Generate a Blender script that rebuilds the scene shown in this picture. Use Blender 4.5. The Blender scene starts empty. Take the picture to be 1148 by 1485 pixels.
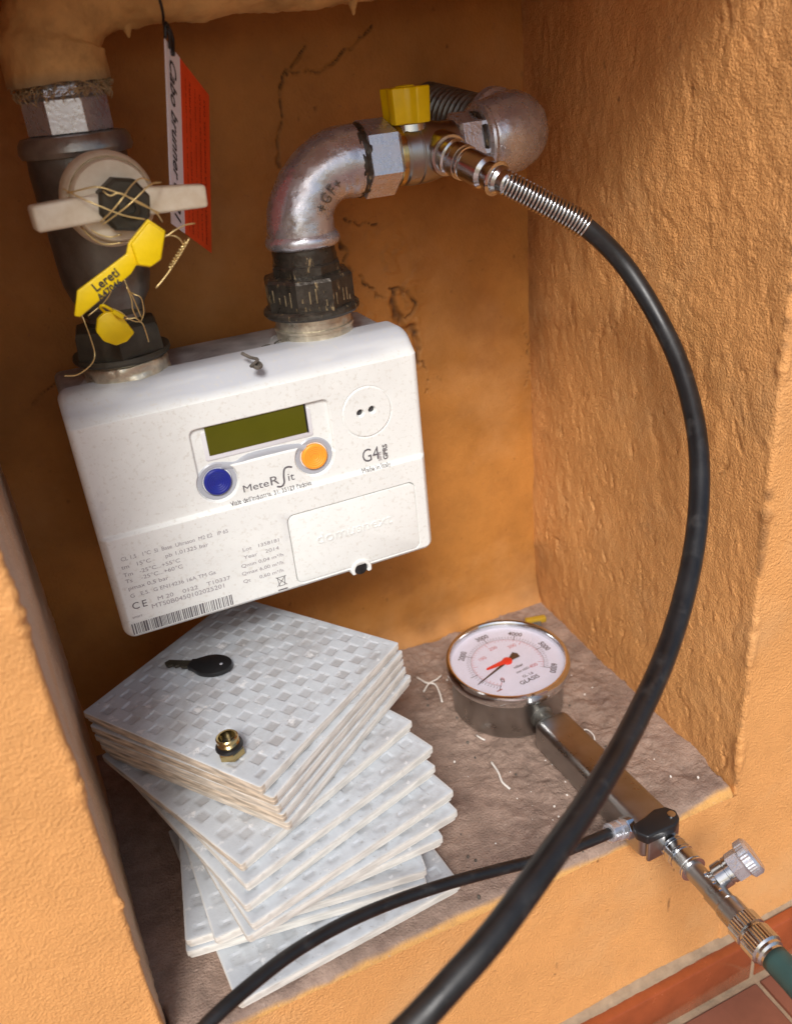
import bpy, bmesh, math, random
import numpy as np
from mathutils import Matrix, Vector
random.seed(7)
rad = math.radians
scene = bpy.context.scene
col = scene.collection

# ------------------------------------------------------------------ camera, world, sun, exposure
cam_data = bpy.data.cameras.new('camera')
cam = bpy.data.objects.new('camera', cam_data)
col.objects.link(cam)
RX = Vector((0.9093, -0.4053, -0.0941)); RD = Vector((-0.2622, -0.3826, -0.8859)); RF = Vector((0.3231, 0.8303, -0.4542))
cam.matrix_world = Matrix(((RX.x, -RD.x, -RF.x, -0.0016), (RX.y, -RD.y, -RF.y, -0.4452), (RX.z, -RD.z, -RF.z, 0.2760), (0, 0, 0, 1)))
cam_data.sensor_fit = 'VERTICAL'
cam_data.sensor_height = 24
cam_data.lens = 24 * 1259.9 / 1485
cam_data.clip_start = 0.01
cam_data.clip_end = 500
cam_data.dof.use_dof = True
cam_data.dof.focus_distance = 0.50
cam_data.dof.aperture_fstop = 5.5
scene.camera = cam

world = bpy.data.worlds.new('World')
scene.world = world
world.use_nodes = True
wn = world.node_tree
sky = wn.nodes.new('ShaderNodeTexSky')
sky.sky_type = 'NISHITA'
sky.sun_disc = False
SUN_DIR = Vector((-0.42, -0.88, 0.92)).normalized()          # towards the sun
sky.sun_elevation = math.asin(SUN_DIR.z)
sky.sun_rotation = math.atan2(SUN_DIR.x, SUN_DIR.y)
sky.air_density = 1.0
sky.dust_density = 3.0
bg = wn.nodes['Background']
wn.links.new(sky.outputs[0], bg.inputs[0])
bg.inputs[1].default_value = 0.062
sun_data = bpy.data.lights.new('sun', 'SUN')
sun_data.energy = 1.5
sun_data.angle = rad(18)
sun_data.color = (1.0, 0.985, 0.965)
sun = bpy.data.objects.new('sun', sun_data)
col.objects.link(sun)
sun.rotation_euler = SUN_DIR.to_track_quat('Z', 'Y').to_euler()
scene.view_settings.view_transform = 'Standard'
scene.view_settings.look = 'None'
scene.view_settings.gamma = 1
scene.view_settings.exposure = 1.0
scene.render.resolution_x, scene.render.resolution_y = 791, 1024
scene.cycles.max_bounces = 10
scene.cycles.diffuse_bounces = 6

# ------------------------------------------------------------------ numpy noise
def _hash(ix, iy, iz, seed):
    h = (ix * 374761393 + iy * 668265263 + iz * 2147483647 + seed * 1274126177) & 0xFFFFFFFF
    h = ((h ^ (h >> 13)) * 1274126177) & 0xFFFFFFFF
    h = h ^ (h >> 16)
    return (h & 0xFFFF) / 65535.0

def vnoise(P, seed=0):
    F = np.floor(P).astype(np.int64)
    t = P - F
    t = t * t * (3 - 2 * t)
    o = 0
    for dx in (0, 1):
        wx = t[:, 0] if dx else 1 - t[:, 0]
        for dy in (0, 1):
            wy = t[:, 1] if dy else 1 - t[:, 1]
            for dz in (0, 1):
                wz = t[:, 2] if dz else 1 - t[:, 2]
                o = o + _hash(F[:, 0] + dx, F[:, 1] + dy, F[:, 2] + dz, seed) * wx * wy * wz
    return o * 2 - 1

def fbm(P, scale, octs=4, seed=0, gain=0.5, stretch=(1, 1, 1)):
    Q = P * (np.array(stretch) * scale)
    s, a = 0, 1.0
    for k in range(octs):
        s = s + a * vnoise(Q * (2.03 ** k) + 11.3 * k, seed + k)
        a *= gain
    return s

# ------------------------------------------------------------------ materials
def mat(name, color, rough=0.5, metal=0.0, var=0.0, vscale=60, bump=0.0, bscale=400, rvar=0.0,
        color2=None, c2amt=0.5, stretch=(1, 1, 1), spec=0.5, coat=0.0, attr=None, attr_col=None, detail=6, trans=0.0, bdist=0.001):
    m = bpy.data.materials.new(name)
    m.use_nodes = True
    nt = m.node_tree
    b = nt.nodes['Principled BSDF']
    b.inputs['Roughness'].default_value = rough
    b.inputs['Metallic'].default_value = metal
    b.inputs['Specular IOR Level'].default_value = spec
    b.inputs['Coat Weight'].default_value = coat
    b.inputs['Transmission Weight'].default_value = trans
    b.inputs['Base Color'].default_value = (*color, 1)
    tc = nt.nodes.new('ShaderNodeTexCoord')
    mp = nt.nodes.new('ShaderNodeMapping')
    mp.inputs['Scale'].default_value = stretch
    nt.links.new(tc.outputs['Object'], mp.inputs[0])
    last = None
    if var or color2:
        n = nt.nodes.new('ShaderNodeTexNoise')
        n.inputs['Scale'].default_value = vscale
        n.inputs['Detail'].default_value = detail
        n.inputs['Roughness'].default_value = 0.62
        nt.links.new(mp.outputs[0], n.inputs['Vector'])
        r = nt.nodes.new('ShaderNodeValToRGB')
        if color2:
            r.color_ramp.elements[0].position = 0.5 - 0.22 + (0.5 - c2amt) * 0.4
            r.color_ramp.elements[1].position = 0.5 + 0.18 + (0.5 - c2amt) * 0.4
            r.color_ramp.elements[0].color = (*color, 1)
            r.color_ramp.elements[1].color = (*color2, 1)
        else:
            r.color_ramp.elements[0].position = 0.3
            r.color_ramp.elements[1].position = 0.7
            r.color_ramp.elements[0].color = (*[c * (1 - var) for c in color], 1)
            r.color_ramp.elements[1].color = (*[min(1, c * (1 + var)) for c in color], 1)
        nt.links.new(n.outputs[0], r.inputs[0])
        last = r.outputs[0]
        if rvar:
            mr = nt.nodes.new('ShaderNodeMapRange')
            mr.inputs[1].default_value = 0.3; mr.inputs[2].default_value = 0.7
            mr.inputs[3].default_value = max(0.03, rough - rvar); mr.inputs[4].default_value = min(1, rough + rvar)
            nt.links.new(n.outputs[0], mr.inputs[0])
            nt.links.new(mr.outputs[0], b.inputs['Roughness'])
    if attr:
        a = nt.nodes.new('ShaderNodeAttribute')
        a.attribute_name = attr
        mx = nt.nodes.new('ShaderNodeMix')
        mx.data_type = 'RGBA'
        nt.links.new(a.outputs['Fac'], mx.inputs[0])
        if last: nt.links.new(last, mx.inputs[6])
        else: mx.inputs[6].default_value = (*color, 1)
        mx.inputs[7].default_value = (*attr_col, 1)
        last = mx.outputs[2]
    if last: nt.links.new(last, b.inputs['Base Color'])
    if bump:
        n2 = nt.nodes.new('ShaderNodeTexNoise')
        n2.inputs['Scale'].default_value = bscale
        n2.inputs['Detail'].default_value = 5
        nt.links.new(mp.outputs[0], n2.inputs['Vector'])
        bp = nt.nodes.new('ShaderNodeBump')
        bp.inputs['Strength'].default_value = bump
        bp.inputs['Distance'].default_value = bdist
        nt.links.new(n2.outputs[0], bp.inputs['Height'])
        nt.links.new(bp.outputs[0], b.inputs['Normal'])
    return m

def mix_patch(m, color, scale, lo, hi, stretch=(1, 1, 1), seedoff=(3.1, 7.7, 1.3), amount=1.0):
    """second noise layer of another colour over the material's colour (stains, wear, speckles)"""
    nt = m.node_tree
    b = nt.nodes['Principled BSDF']
    tc = nt.nodes.new('ShaderNodeTexCoord')
    mp = nt.nodes.new('ShaderNodeMapping')
    mp.inputs['Location'].default_value = seedoff
    mp.inputs['Scale'].default_value = stretch
    nt.links.new(tc.outputs['Object'], mp.inputs[0])
    n = nt.nodes.new('ShaderNodeTexNoise')
    n.inputs['Scale'].default_value = scale
    n.inputs['Detail'].default_value = 5
    n.inputs['Roughness'].default_value = 0.65
    nt.links.new(mp.outputs[0], n.inputs['Vector'])
    r = nt.nodes.new('ShaderNodeMapRange')
    r.inputs[1].default_value = lo; r.inputs[2].default_value = hi
    r.inputs[3].default_value = 0; r.inputs[4].default_value = amount
    nt.links.new(n.outputs[0], r.inputs[0])
    mx = nt.nodes.new('ShaderNodeMix')
    mx.data_type = 'RGBA'
    nt.links.new(r.outputs[0], mx.inputs[0])
    s = b.inputs['Base Color']
    if s.is_linked: nt.links.new(s.links[0].from_socket, mx.inputs[6])
    else: mx.inputs[6].default_value = s.default_value
    mx.inputs[7].default_value = (*color, 1)
    nt.links.new(mx.outputs[2], s)
    return m

M = {}
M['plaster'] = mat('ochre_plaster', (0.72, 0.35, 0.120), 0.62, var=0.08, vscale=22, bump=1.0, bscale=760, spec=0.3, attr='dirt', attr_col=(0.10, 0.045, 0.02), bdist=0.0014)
mix_patch(M['plaster'], (0.44, 0.20, 0.06), 520, 0.62, 0.70, amount=0.4)
mix_patch(M['plaster'], (0.50, 0.23, 0.075), 20, 0.55, 0.78, amount=0.45, seedoff=(4, 1, 6))
mix_patch(M['plaster'], (0.72, 0.42, 0.19), 14, 0.50, 0.75, amount=0.5)
M['plaster_left'] = mat('ochre_plaster_left', (0.72, 0.355, 0.124), 0.62, var=0.08, vscale=22, bump=1.0, bscale=760, spec=0.3, attr='dirt', attr_col=(0.66, 0.47, 0.33), bdist=0.0011)  # attribute colour tints the reveal a lighter tan
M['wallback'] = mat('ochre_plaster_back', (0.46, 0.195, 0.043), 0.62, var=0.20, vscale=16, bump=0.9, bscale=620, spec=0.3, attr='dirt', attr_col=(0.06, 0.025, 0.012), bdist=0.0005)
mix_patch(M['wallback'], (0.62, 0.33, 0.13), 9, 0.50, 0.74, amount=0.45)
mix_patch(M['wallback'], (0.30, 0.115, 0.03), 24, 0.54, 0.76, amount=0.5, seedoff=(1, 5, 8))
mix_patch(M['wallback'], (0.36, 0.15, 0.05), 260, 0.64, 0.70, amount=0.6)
M['mortar'] = mat('dusty_mortar', (0.31, 0.222, 0.175), 0.9, var=0.28, vscale=70, bump=0.9, bscale=700, spec=0.15, attr='dirt', attr_col=(0.66, 0.36, 0.12), bdist=0.0012)
mix_patch(M['mortar'], (0.55, 0.42, 0.35), 420, 0.60, 0.72, amount=0.6)
mix_patch(M['mortar'], (0.17, 0.11, 0.09), 35, 0.52, 0.72, amount=0.55)
M['pipe_paint'] = mat('pipe_paint', (0.66, 0.40, 0.15), 0.75, var=0.18, vscale=40, bump=0.9, bscale=180, spec=0.35, attr='dirt', attr_col=(0.4, 0.3, 0.16))
mix_patch(M['pipe_paint'], (0.30, 0.165, 0.055), 34, 0.50, 0.7, amount=0.75)
M['galv'] = mat('galvanised', (0.60, 0.61, 0.66), 0.27, 0.74, var=0.12, vscale=140, bump=0.35, bscale=520, rvar=0.10, bdist=0.0005)
mix_patch(M['galv'], (0.22, 0.21, 0.21), 75, 0.62, 0.76, amount=0.45)
M['galv_dull'] = mat('galvanised_dull', (0.20, 0.195, 0.175), 0.42, 0.8, var=0.25, vscale=90, bump=0.3, bscale=500, rvar=0.12, bdist=0.0005)
M['chrome'] = mat('nickel_plate', (0.60, 0.61, 0.62), 0.20, 1.0, var=0.1, vscale=120, rvar=0.06)
mix_patch(M['chrome'], (0.20, 0.18, 0.15), 130, 0.56, 0.72, amount=0.6)
M['satin'] = mat('satin_steel', (0.40, 0.39, 0.38), 0.32, 1.0, var=0.12, vscale=60, rvar=0.08, bump=0.15, bscale=600, bdist=0.0003)
M['bezel'] = mat('polished_steel', (0.76, 0.78, 0.80), 0.10, 1.0)
M['black_iron'] = mat('black_iron', (0.060, 0.052, 0.042), 0.33, 0.5, var=0.3, vscale=150, rvar=0.12, bump=0.5, bscale=350, bdist=0.0008)
mix_patch(M['black_iron'], (0.50, 0.38, 0.20), 330, 0.60, 0.68, stretch=(1, 1, .3), amount=0.8)
M['nut_rub'] = mat('rubbed_iron', (0.52, 0.44, 0.28), 0.35, 0.8, color2=(0.10, 0.08, 0.05), c2amt=.4, vscale=400)
M['galv_worn'] = mat('worn_zinc', (0.36, 0.35, 0.32), 0.38, 0.8, var=0.25, vscale=110, bump=0.35, bscale=380, rvar=0.12, bdist=0.0006)
M['dark_iron'] = mat('dark_brass_valve', (0.060, 0.053, 0.038), 0.5, 0.4, var=0.3, vscale=90, bump=0.3, bscale=300)
M['silver_dirty'] = mat('zinc_spigot', (0.62, 0.57, 0.45), 0.36, 0.8, var=0.3, vscale=130, bump=0.5, bscale=260, rvar=0.1)
M['sealant'] = mat('grey_sealant', (0.45, 0.45, 0.45), 0.7, 0.2, var=0.4, vscale=140, bump=0.8, bscale=300)
M['brass'] = mat('brass', (0.56, 0.43, 0.20), 0.22, 1.0, var=0.15, vscale=120)
M['brass_wire'] = mat('brass_wire', (0.80, 0.62, 0.28), 0.32, 0.75)
M['hemp'] = mat('hemp', (0.45, 0.33, 0.18), 0.9, var=0.4, vscale=300)
M['rubber'] = mat('black_rubber', (0.010, 0.010, 0.011), 0.40, var=0.3, vscale=80, rvar=0.08, bump=0.12, bscale=500, bdist=0.0004)
mix_patch(M['rubber'], (0.055, 0.052, 0.05), 90, 0.56, 0.74, amount=0.6)
M['black'] = mat('black_plastic', (0.012, 0.012, 0.013), 0.35)
M['teal'] = mat('teal_hose', (0.028, 0.072, 0.068), 0.5, var=0.2, vscale=80)
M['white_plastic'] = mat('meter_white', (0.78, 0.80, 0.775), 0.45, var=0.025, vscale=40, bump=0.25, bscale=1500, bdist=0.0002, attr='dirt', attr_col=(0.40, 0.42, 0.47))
mix_patch(M['white_plastic'], (0.55, 0.52, 0.45), 420, 0.55, 0.66, amount=0.42)
mix_patch(M['white_plastic'], (0.58, 0.57, 0.54), 24, 0.50, 0.80, amount=0.35)
M['case_grey'] = mat('meter_case_grey', (0.33, 0.33, 0.34), 0.5, 0.3, var=0.45, vscale=50, bump=0.2, bscale=200)
M['bezel_grey'] = mat('window_surround', (0.70, 0.70, 0.73), 0.3, var=0.03)
M['ring_grey'] = mat('button_ring', (0.40, 0.42, 0.46), 0.3, spec=0.6)
M['dark_pin'] = mat('dark_lens', (0.05, 0.05, 0.055), 0.25)
M['lcd'] = mat('lcd', (0.085, 0.083, 0.004), 0.14, var=0.06, vscale=50)
M['blue'] = mat('blue_button', (0.012, 0.022, 0.24), 0.35)
M['orange'] = mat('orange_button', (0.95, 0.36, 0.035), 0.4)
M['ink'] = mat('grey_ink', (0.15, 0.14, 0.15), 0.6)
M['ink_dark'] = mat('dark_ink', (0.13, 0.12, 0.13), 0.6)
M['ink_pale'] = mat('pale_ink', (0.32, 0.29, 0.31), 0.6)
M['yellow'] = mat('yellow_plastic', (0.85, 0.60, 0.0), 0.38, var=0.06, vscale=120, bump=0.15, bscale=500)
M['ochre_clip'] = mat('ochre_clip', (0.42, 0.26, 0.02), 0.5)
M['cream'] = mat('cream_plastic', (0.80, 0.73, 0.58), 0.45, color2=(0.50, 0.34, 0.16), c2amt=0.22, vscale=38, bump=0.2, bscale=200)
M['red_card'] = mat('red_card', (0.85, 0.085, 0.02), 0.38, var=0.1, vscale=60)
M['white_card'] = mat('white_card', (0.85, 0.86, 0.95), 0.4)
M['red_ink'] = mat('dark_red_ink', (0.30, 0.02, 0.01), 0.5)
M['pen'] = mat('pen_ink', (0.02, 0.02, 0.03), 0.5)
M['dial'] = mat('dial_face', (0.72, 0.73, 0.86), 0.5, var=0.03, vscale=200)
M['red'] = mat('red_pointer', (0.75, 0.02, 0.015), 0.35)
M['dial_red'] = mat('dial_red_ink', (0.55, 0.12, 0.14), 0.5)
M['thread'] = mat('white_thread', (0.8, 0.76, 0.7), 0.8)
M['terra'] = mat('glazed_terracotta', (0.29, 0.068, 0.022), 0.24, var=0.22, vscale=30, rvar=0.08, bump=0.1, bscale=300, coat=0.3)
M['terra_floor'] = mat('floor_terracotta', (0.20, 0.075, 0.045), 0.45, var=0.2, vscale=26, bump=0.1, bscale=200)
M['grout'] = mat('grout', (0.31, 0.22, 0.14), 0.9, var=0.2, vscale=90, bump=0.5, bscale=400)
M['dirt_grey'] = mat('dried_dirt', (0.10, 0.085, 0.07), 0.9, var=0.4, vscale=200)

# tile: white back face with grime on the pads, sides cream, one side browned
def tile_material():
    m = mat('white_ceramic_tile', (0.50, 0.535, 0.57), 0.5, var=0.10, vscale=55, bump=0.3, bscale=700, attr='pad', attr_col=(0.36, 0.36, 0.365), bdist=0.0004)
    mix_patch(m, (0.30, 0.28, 0.265), 22, 0.46, 0.74, amount=0.8, stretch=(1, 1.8, 1))
    mix_patch(m, (0.80, 0.80, 0.80), 75, 0.60, 0.68, amount=0.7, seedoff=(9, 2, 5))
    mix_patch(m, (0.22, 0.20, 0.18), 300, 0.62, 0.68, amount=0.5, seedoff=(2, 8, 4))
    nt = m.node_tree
    b = nt.nodes['Principled BSDF']
    for an, c, s in (('side', (0.66, 0.64, 0.59), 45), ('brown', (0.50, 0.41, 0.31), 60)):
        a = nt.nodes.new('ShaderNodeAttribute'); a.attribute_name = an
        n = nt.nodes.new('ShaderNodeTexNoise'); n.inputs['Scale'].default_value = s; n.inputs['Detail'].default_value = 6
        tc = nt.nodes.new('ShaderNodeTexCoord'); mp = nt.nodes.new('ShaderNodeMapping'); mp.inputs['Scale'].default_value = (1, 1, 8)
        nt.links.new(tc.outputs['Object'], mp.inputs[0]); nt.links.new(mp.outputs[0], n.inputs['Vector'])
        r = nt.nodes.new('ShaderNodeValToRGB')
        r.color_ramp.elements[0].position = .35; r.color_ramp.elements[1].position = .65
        r.color_ramp.elements[0].color = (*[v * (0.50 if an == 'brown' else 0.80) for v in c], 1)
        r.color_ramp.elements[1].color = (*[min(.85, v * (1.45 if an == 'brown' else 1.22)) for v in c], 1)
        nt.links.new(n.outputs[0], r.inputs[0])
        mx = nt.nodes.new('ShaderNodeMix'); mx.data_type = 'RGBA'
        nt.links.new(a.outputs['Fac'], mx.inputs[0])
        nt.links.new(b.inputs['Base Color'].links[0].from_socket, mx.inputs[6])
        nt.links.new(r.outputs[0], mx.inputs[7])
        nt.links.new(mx.outputs[2], b.inputs['Base Color'])
    return m
M['tile'] = tile_material()

# clear gauge glass
g = bpy.data.materials.new('gauge_glass'); g.use_nodes = True
nt = g.node_tree; nt.nodes.remove(nt.nodes['Principled BSDF'])
tr = nt.nodes.new('ShaderNodeBsdfTransparent'); gl = nt.nodes.new('ShaderNodeBsdfGlossy'); gl.inputs['Roughness'].default_value = 0.05
fr = nt.nodes.new('ShaderNodeLayerWeight'); fr.inputs[0].default_value = 0.12
ms = nt.nodes.new('ShaderNodeMixShader')
nt.links.new(fr.outputs['Facing'], ms.inputs[0]); nt.links.new(tr.outputs[0], ms.inputs[1]); nt.links.new(gl.outputs[0], ms.inputs[2])
nt.links.new(ms.outputs[0], nt.nodes['Material Output'].inputs[0])
M['glass'] = g

# ------------------------------------------------------------------ object helpers
def link(o, parent=None):
    col.objects.link(o)
    if parent is not None:
        o.parent = parent
        o.matrix_parent_inverse = parent_world(parent).inverted()
    return o

def parent_world(p):
    mw = p.matrix_basis.copy()
    q = p
    while q.parent is not None:
        mw = q.parent.matrix_basis @ q.matrix_parent_inverse @ mw if False else mw
        q = q.parent
    return mw if p.type == 'EMPTY' else Matrix.Identity(4)

def tag(o, label, cat, group=None, kind=None):
    if label: o['label'] = label
    if cat: o['category'] = cat
    if group: o['group'] = group
    if kind: o['kind'] = kind
    return o

def thing(name, loc, label, cat, group=None):
    o = bpy.data.objects.new(name, None)
    o.empty_display_size = 0.01
    o.location = loc
    col.objects.link(o)
    return tag(o, label, cat, group)

def mk(name, V, F, material, parent=None, sharp=35, smooth=True, attrs=None):
    me = bpy.data.meshes.new(name)
    if isinstance(V, np.ndarray): V = V.tolist()
    if isinstance(F, np.ndarray): F = F.tolist()
    me.from_pydata(V, [], F)
    me.materials.append(M[material] if isinstance(material, str) else material)
    if attrs:
        for an, vals in attrs.items():
            a = me.attributes.new(an, 'FLOAT', 'POINT')
            a.data.foreach_set('value', np.asarray(vals, dtype=np.float32))
    me.update()
    if smooth:
        me.shade_smooth()
        if sharp: me.set_sharp_from_angle(angle=rad(sharp))
    o = bpy.data.objects.new(name, me)
    return link(o, parent)

class G:
    """collects shapes into one mesh"""
    def __init__(s): s.V = []; s.F = []
    def add(s, V, F, mw=None):
        b = len(s.V)
        if mw is not None: V = [tuple(mw @ Vector(v)) for v in V]
        s.V += [tuple(v) for v in V]; s.F += [tuple(i + b for i in f) for f in F]
        return s
    def mk(s, name, material, parent=None, **k): return mk(name, s.V, s.F, material, parent, **k)

def frame(A, D, up=(0, 0, 1)):
    z = Vector(D).normalized()
    u = Vector(up)
    if abs(z.dot(u)) > .98: u = Vector((0, 1, 0))
    x = u.cross(z).normalized(); y = z.cross(x)
    return Matrix(((x.x, y.x, z.x, A[0]), (x.y, y.y, z.y, A[1]), (x.z, y.z, z.z, A[2]), (0, 0, 0, 1)))

def lathe(prof, n=48, closed=True, rot=0.0):
    V = []; F = []
    for (r, h) in prof:
        for k in range(n):
            a = 2 * math.pi * k / n + rot
            V.append((r * math.cos(a), r * math.sin(a), h))
    for i in range(len(prof) - 1):
        for k in range(n):
            k2 = (k + 1) % n
            F.append((i * n + k, i * n + k2, (i + 1) * n + k2, (i + 1) * n + k))
    if closed:
        F.append(tuple(range(n))[::-1]); F.append(tuple((len(prof) - 1) * n + k for k in range(n)))
    return V, F

def hexa(r, h0, h1, n=6, c=None, rot=0.0):
    c = r * .07 if c is None else c
    return lathe([(r - c * 1.4, h0), (r, h0 + c), (r, h1 - c), (r - c * 1.4, h1)], n, True, rot)

def spline(P, step=0.004):
    P = [Vector(p) for p in P]
    Q = [2 * P[0] - P[1]] + P + [2 * P[-1] - P[-2]]
    out = []
    for i in range(1, len(Q) - 2):
        n = max(2, int((Q[i + 1] - Q[i]).length / step))
        for k in range(n):
            t = k / n
            p0, p1, p2, p3 = Q[i - 1], Q[i], Q[i + 1], Q[i + 2]
            out.append(0.5 * ((2 * p1) + (p2 - p0) * t + (2 * p0 - 5 * p1 + 4 * p2 - p3) * t * t + (3 * p1 - p0 - 3 * p2 + p3) * t ** 3))
    out.append(P[-1])
    return out

def tube(P, r, n=16, cap=True, disp=None):
    """sweep of a circle along points P (r number or function of 0..1)"""
    P = [Vector(p) for p in P]
    N = len(P)
    T = [(P[min(i + 1, N - 1)] - P[max(i - 1, 0)]).normalized() for i in range(N)]
    x = T[0].orthogonal().normalized()
    V = []; F = []
    for i in range(N):
        x = (x - T[i] * x.dot(T[i])).normalized()
        y = T[i].cross(x)
        rr = r(i / (N - 1)) if callable(r) else r
        for k in range(n):
            a = 2 * math.pi * k / n
            V.append(P[i] + (x * math.cos(a) + y * math.sin(a)) * rr)
    for i in range(N - 1):
        for k in range(n):
            k2 = (k + 1) % n
            F.append((i * n + k, i * n + k2, (i + 1) * n + k2, (i + 1) * n + k))
    if cap:
        F.append(tuple(range(n))[::-1]); F.append(tuple((N - 1) * n + k for k in range(n)))
    V = [tuple(v) for v in V]
    return V, F

def arc(center, a, b, r, n=14):
    """quarter bend: from center+a*r to center+b*r (a, b unit, perpendicular)"""
    c = Vector(center); a = Vector(a); b = Vector(b)
    return [c + (a * math.cos(t) + b * math.sin(t)) * r for t in [math.pi / 2 * k / n for k in range(n + 1)]]

def box(x0, x1, y0, y1, z0, z1, bev=0.0, seg=2, taper=None):
    bm = bmesh.new()
    bmesh.ops.create_cube(bm, size=1)
    for v in bm.verts:
        v.co = ((x0 + x1) / 2 + v.co.x * (x1 - x0), (y0 + y1) / 2 + v.co.y * (y1 - y0), (z0 + z1) / 2 + v.co.z * (z1 - z0))
    if bev: bmesh.ops.bevel(bm, geom=list(bm.edges), offset=bev, segments=seg, profile=0.5, affect='EDGES')
    V = [tuple(v.co) for v in bm.verts]; F = [tuple(v.index for v in f.verts) for f in bm.faces]
    bm.free()
    return V, F

def prism(pts, h0, h1, bev=0.0, seg=2):
    """2-D outline (x, y) extruded along z"""
    bm = bmesh.new()
    a = [bm.verts.new((p[0], p[1], h0)) for p in pts]
    f = bm.faces.new(a)
    r = bmesh.ops.extrude_face_region(bm, geom=[f])
    for e in r['geom']:
        if isinstance(e, bmesh.types.BMVert): e.co.z = h1
    bmesh.ops.recalc_face_normals(bm, faces=bm.faces)
    if bev: bmesh.ops.bevel(bm, geom=list(bm.edges), offset=bev, segments=seg, profile=0.5, affect='EDGES')
    bm.verts.index_update()
    V = [tuple(v.co) for v in bm.verts]; F = [tuple(v.index for v in f.verts) for f in bm.faces]
    bm.free()
    return V, F

def rrect(x0, x1, y0, y1, r, n=6):
    out = []
    for (cx, cy, a0) in ((x1 - r, y1 - r, 0), (x0 + r, y1 - r, 90), (x0 + r, y0 + r, 180), (x1 - r, y0 + r, 270)):
        for k in range(n + 1):
            a = rad(a0 + 90 * k / n)
            out.append((cx + r * math.cos(a), cy + r * math.sin(a)))
    return out

def text_mesh(s, size, align='LEFT', bold=0.0, extrude=0.0, shear=0.0, sx=1.0, spacing=1.0):
    cu = bpy.data.curves.new('lettering', 'FONT')
    cu.body = s; cu.size = size; cu.align_x = align; cu.align_y = 'BOTTOM_BASELINE'
    cu.offset = bold; cu.extrude = extrude; cu.shear = shear; cu.space_character = spacing
    cu.resolution_u = 3
    o = bpy.data.objects.new('lettering', cu)
    me = bpy.data.meshes.new_from_object(o)
    V = [(v.co.x * sx, v.co.y, v.co.z) for v in me.vertices]
    F = [tuple(p.vertices) for p in me.polygons]
    bpy.data.objects.remove(o); bpy.data.curves.remove(cu); bpy.data.meshes.remove(me)
    return V, F

def face_frame(x, y, z):
    """local XY -> world XZ, facing -Y, origin at (x, y, z)"""
    return Matrix(((1, 0, 0, x), (0, 0, -1, y), (0, 1, 0, z), (0, 0, 0, 1)))

# ------------------------------------------------------------------ niche and wall surfaces
XL, XR, XRB, XLB = -0.0335, 0.326, 0.338, -0.043
YF, YB, ZF, ZT = -0.142, 0.110, -0.150, 0.358
SKT = -0.297
ZL = 0.344  # unseen front lip, shaped to hang below the ceiling and darken the niche top

def seg_dist(P, A, B):
    A = np.array(A); B = np.array(B)
    d = B - A; t = np.clip(((P - A) @ d) / (d @ d), 0, 1)
    return np.linalg.norm(P - (A + t[:, None] * d), axis=1)

def plaster_disp(P, amp=1.0):
    """trowelled plaster relief as a function of world position (metres)"""
    a = fbm(P, 11, 2, 1) * 0.0014
    inner = np.clip((P[:, 1] - YF) / 0.010, 0.16, 1)             # the reveals are rougher than the outer wall
    w = np.stack([fbm(P, 40, 2, 41), fbm(P, 40, 2, 42), fbm(P, 40, 2, 43)], 1) * 0.006
    zone = np.clip(0.5 + 0.9 * fbm(P, 14, 3, 44), 0.05, 1)
    u = fbm(P, 30, 2, 4, 0.5, (1, 1, 0.7)) * 0.0006
    b = fbm(P + w, 125, 4, 5, 0.66, (1, 1, 0.5)) * 0.00050
    rr = 1 - np.abs(fbm(P + w, 55, 4, 9, 0.65, (1, 1, 0.45)))
    c = np.clip(rr - 0.88, 0, 1) * 0.0036 * zone
    g_ = np.clip(fbm(P + w, 230, 3, 17, .6, (1, 1, .6)) - 0.60, 0, 1) * 0.0022 * (1.2 - zone)
    f = fbm(P, 520, 2, 19) * 0.00010
    ex = np.minimum(np.abs(P[:, 0] - XR), np.abs(P[:, 0] - XL)); ez = np.abs(P[:, 2] - ZF)
    ed = np.clip(1 - np.minimum(np.where(P[:, 2] > ZF - .01, ex, 9), np.where((P[:, 0] > XL) & (P[:, 0] < XR), ez, 9)) / 0.006, 0, 1) * np.clip(1 - (P[:, 1] - YF) / 0.008, 0, 1)
    chip = -np.clip(fbm(P, 70, 4, 33, .6) - 0.15, 0, 1) * 0.0026 * ed
    return amp * (a + (u + b + c + g_) * inner + f + chip)

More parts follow.
